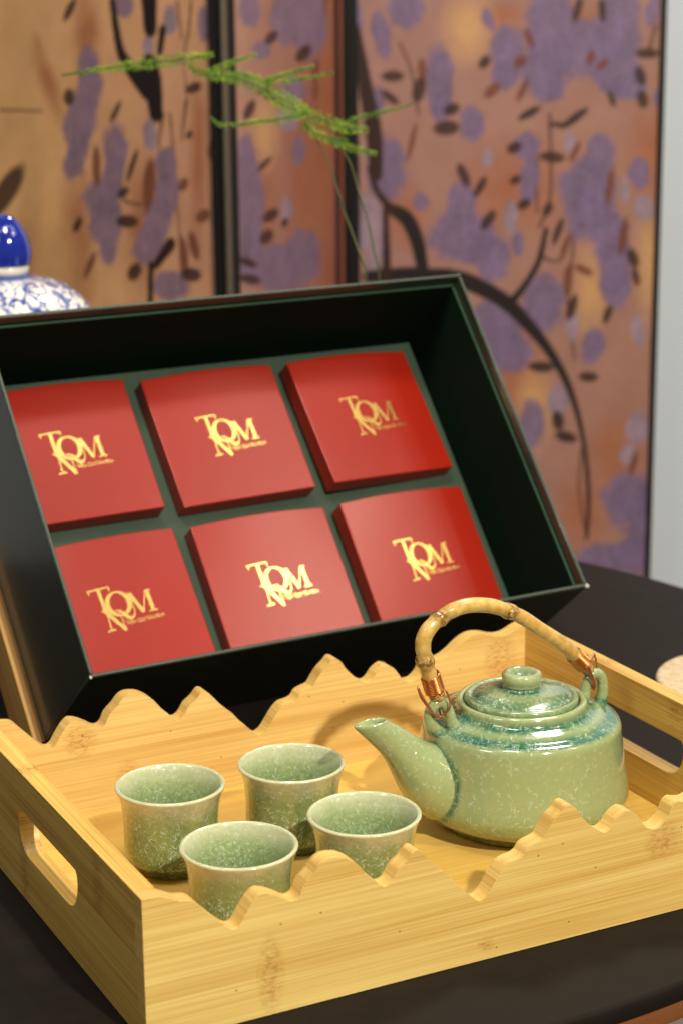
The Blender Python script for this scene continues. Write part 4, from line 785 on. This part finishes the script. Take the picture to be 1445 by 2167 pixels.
for i in range(3):
    a, b = np.array(SV[i]), np.array(SV[i + 1]); L = float(np.linalg.norm(b - a)); e_ = (b - a) / L
    us = np.linspace(0.006, L - 0.006, 170); zs = np.concatenate([np.linspace(-0.735, -0.32, 24), np.linspace(-0.315, 0.52, 400), np.linspace(0.53, 1.0, 24)])
    U, Z = np.meshgrid(us, zs); U = U.ravel(); Z = Z.ravel()
    f = np.clip((U / L) + 0.25 * smooth_noise(U, Z, 30, i), 0, 1)[:, None]
    C = np.array(BASE[i][0]) * (1 - f) + np.array(BASE[i][1]) * f; C *= (1 + 0.08 * smooth_noise(U, Z, 60, i + 9))[:, None]
    stip = np.zeros(len(U)); wob = 0.16 * smooth_noise(U, Z, 220, i + 20) + 0.12 * smooth_noise(U, Z, 520, i + 30)
    els, sts = PRINT[i]; COL['P'] = (srgb(128, 96, 118), srgb(112, 86, 118), srgb(104, 80, 122))[i]
    fine_w = 0.14 * smooth_noise(U, Z, 900, i + 40) + 0.10 * smooth_noise(U, Z, 1500, i + 41); mott = smooth_noise(U, Z, 420, i + 60) + 0.8 * smooth_noise(U, Z, 900, i + 61)
    shade = smooth_noise(U, Z, 160, i + 50)
    for el in els:
        if el[0] not in 'OY': continue
        k, cx_, cz_, ax_, az_, bx_, bz_ = el; dx = U * 1000 - cx_; dz = Z * 1000 - cz_; det = ax_ * bz_ - az_ * bx_
        p_ = (dx * bz_ - dz * bx_) / det; q_ = (dz * ax_ - dx * az_) / det; rr = np.sqrt(p_ ** 2 + q_ ** 2) + wob; m_ = np.clip(1.25 - rr, 0, 1)[:, None] * 0.8
        C = C * (1 - m_) + np.array(COL[k]) * m_
    for layer in ('T', 'PQ', 'BLK'):
        if layer != 'PQ':
            for k, pts, ws in sts:
                if (k == 'T') != (layer == 'T'): continue
                Q = catmull([(*p_, w_ * (1.35 if k != 'T' else 1.0) * (1.0 if (i == 2 and k == 'K') else 1) + (1.5 if (i == 0 and k == 'K') else 0)) for p_, w_ in zip(pts, ws)], 5)
                for (x0, z0, w0), (x1, z1, w1) in zip(Q, Q[1:]):
                    m0 = (np.abs(U * 1000 - (x0 + x1) / 2) < abs(x1 - x0) / 2 + w0 + 3) & (np.abs(Z * 1000 - (z0 + z1) / 2) < abs(z1 - z0) / 2 + 30)
                    if not m0.any(): continue
                    dx = U[m0] * 1000 - x0; dz = Z[m0] * 1000 - z0; ex, ez = x1 - x0, z1 - z0; t_ = np.clip((dx * ex + dz * ez) / (ex * ex + ez * ez + 1e-9), 0, 1)
                    d = np.hypot(dx - ex * t_, (dz - ez * t_)); hw = (w0 + (w1 - w0) * t_) / 2
                    mm = np.clip((hw + 0.9 - d) / 1.8, 0, 1)[:, None]; C[m0] = C[m0] * (1 - mm) + np.array(COL[k]) * mm; stip[m0] *= (1 - mm[:, 0])
        for el in els:
            if el[0] not in layer or layer == 'T': continue
            k, cx_, cz_, ax_, az_, bx_, bz_ = el; dx = U * 1000 - cx_; dz = Z * 1000 - cz_; det = ax_ * bz_ - az_ * bx_
            p_ = (dx * bz_ - dz * bx_) / det; q_ = (dz * ax_ - dx * az_) / det
            rr = np.sqrt(p_ ** 2 + q_ ** 2)
            if layer == 'BLK': rr = rr + 0.30 * np.clip(p_ * q_, -0.6, 0.6); sh = 3.0
            else: rr = rr + wob * 1.2 + fine_w; sh = 3.2
            mm = np.clip((1.0 - rr) * sh + 0.5, 0, 1)
            cc = np.array(COL[k])[None, :] * (1 + ((0.28 * shade + 0.22 * mott)[:, None] if layer == 'PQ' else 0) - (0.10 * np.clip(rr, 0, 1)[:, None] if layer == 'PQ' else 0))
            mm2 = mm[:, None] * (0.93 if layer == 'PQ' else 0.9); C = C * (1 - mm2) + cc * mm2; stip = np.maximum(stip * (1 if layer == 'PQ' else 1 - mm), mm if layer == 'PQ' else 0)
    P3 = np.stack([a[0] + e_[0] * U, a[1] + e_[1] * U, Z], 1) - np.array([0.60, 1.25, -g]); nu, nz = len(us), len(zs)
    idx = np.arange(nu * nz).reshape(nz, nu); Fq = np.stack([idx[:-1, :-1], idx[:-1, 1:], idx[1:, 1:], idx[1:, :-1]], -1).reshape(-1, 4)
    me = bpy.data.meshes.new('screen_print'); me.vertices.add(len(P3)); me.vertices.foreach_set('co', P3.astype(np.float32).ravel())
    me.loops.add(Fq.size); me.loops.foreach_set('vertex_index', Fq.astype(np.int32).ravel()); me.polygons.add(len(Fq)); me.polygons.foreach_set('loop_start', np.arange(0, Fq.size, 4, dtype=np.int32)); me.update(calc_edges=True); me.validate()
    at = me.color_attributes.new('Col', 'FLOAT_COLOR', 'POINT'); at.data.foreach_set('color', np.c_[np.clip(C, 0, 1), np.ones(len(C))].astype(np.float32).ravel())
    at = me.attributes.new('stip', 'FLOAT', 'POINT'); at.data.foreach_set('value', stip.astype(np.float32))
    n_ = np.array([-e_[1], e_[0]])       # away from the camera
    def prism(name, u0, u1, z0, z1, d0, d1, mat, parent):
        V = []
        for z_ in (z0, z1):
            for (uu, dd_) in ((u0, d0), (u1, d0), (u1, d1), (u0, d1)): q = a + e_ * uu + n_ * dd_; V.append((q[0] - 0.60, q[1] - 1.25, z_ + g))
        return link(name, fix(mesh(name, V, [(0, 1, 2, 3), (4, 5, 6, 7), (0, 1, 5, 4), (1, 2, 6, 5), (2, 3, 7, 6), (3, 0, 4, 7)])), mat, parent, bevel=0.0008)
    pn = prism('panel', 0.004, L - 0.004, -0.74, 1.01, 0.001, 0.016, M_blackm, scn)
    link('print_sheet', me, M_print, pn)
    fw0 = (0.005, 0.016, 0.014)[i]; fw1 = (0.0075, 0.010, 0.0075)[i]  # wide dark stile at the second fold also stands in for its shadow
    prism('frame_stile', 0.0005, fw0, -0.745, 1.015, -0.003, 0.0175, M_blackm, pn); prism('frame_stile', L - fw1, L - 0.0005, -0.745, 1.015, -0.003, 0.0175, M_blackm, pn)
    prism('frame_rail', fw0, L - fw1, 0.995, 1.015, -0.003, 0.0175, M_blackm, pn); prism('frame_rail', fw0, L - fw1, -0.745, -0.725, -0.003, 0.0175, M_blackm, pn)
# hinge strip between first and second panel
q = np.array(SV[1]); V = []
me = lathe('hinge', [(0, 0.006), (0.0032, 0.006), (0.0032, 1.76), (0, 1.76)], 16); o = link('hinge_strip', me, M_bronze, scn, smooth=False); o.location = (q[0] - 0.60 - 0.0035, q[1] - 1.25 - 0.0075, 0)
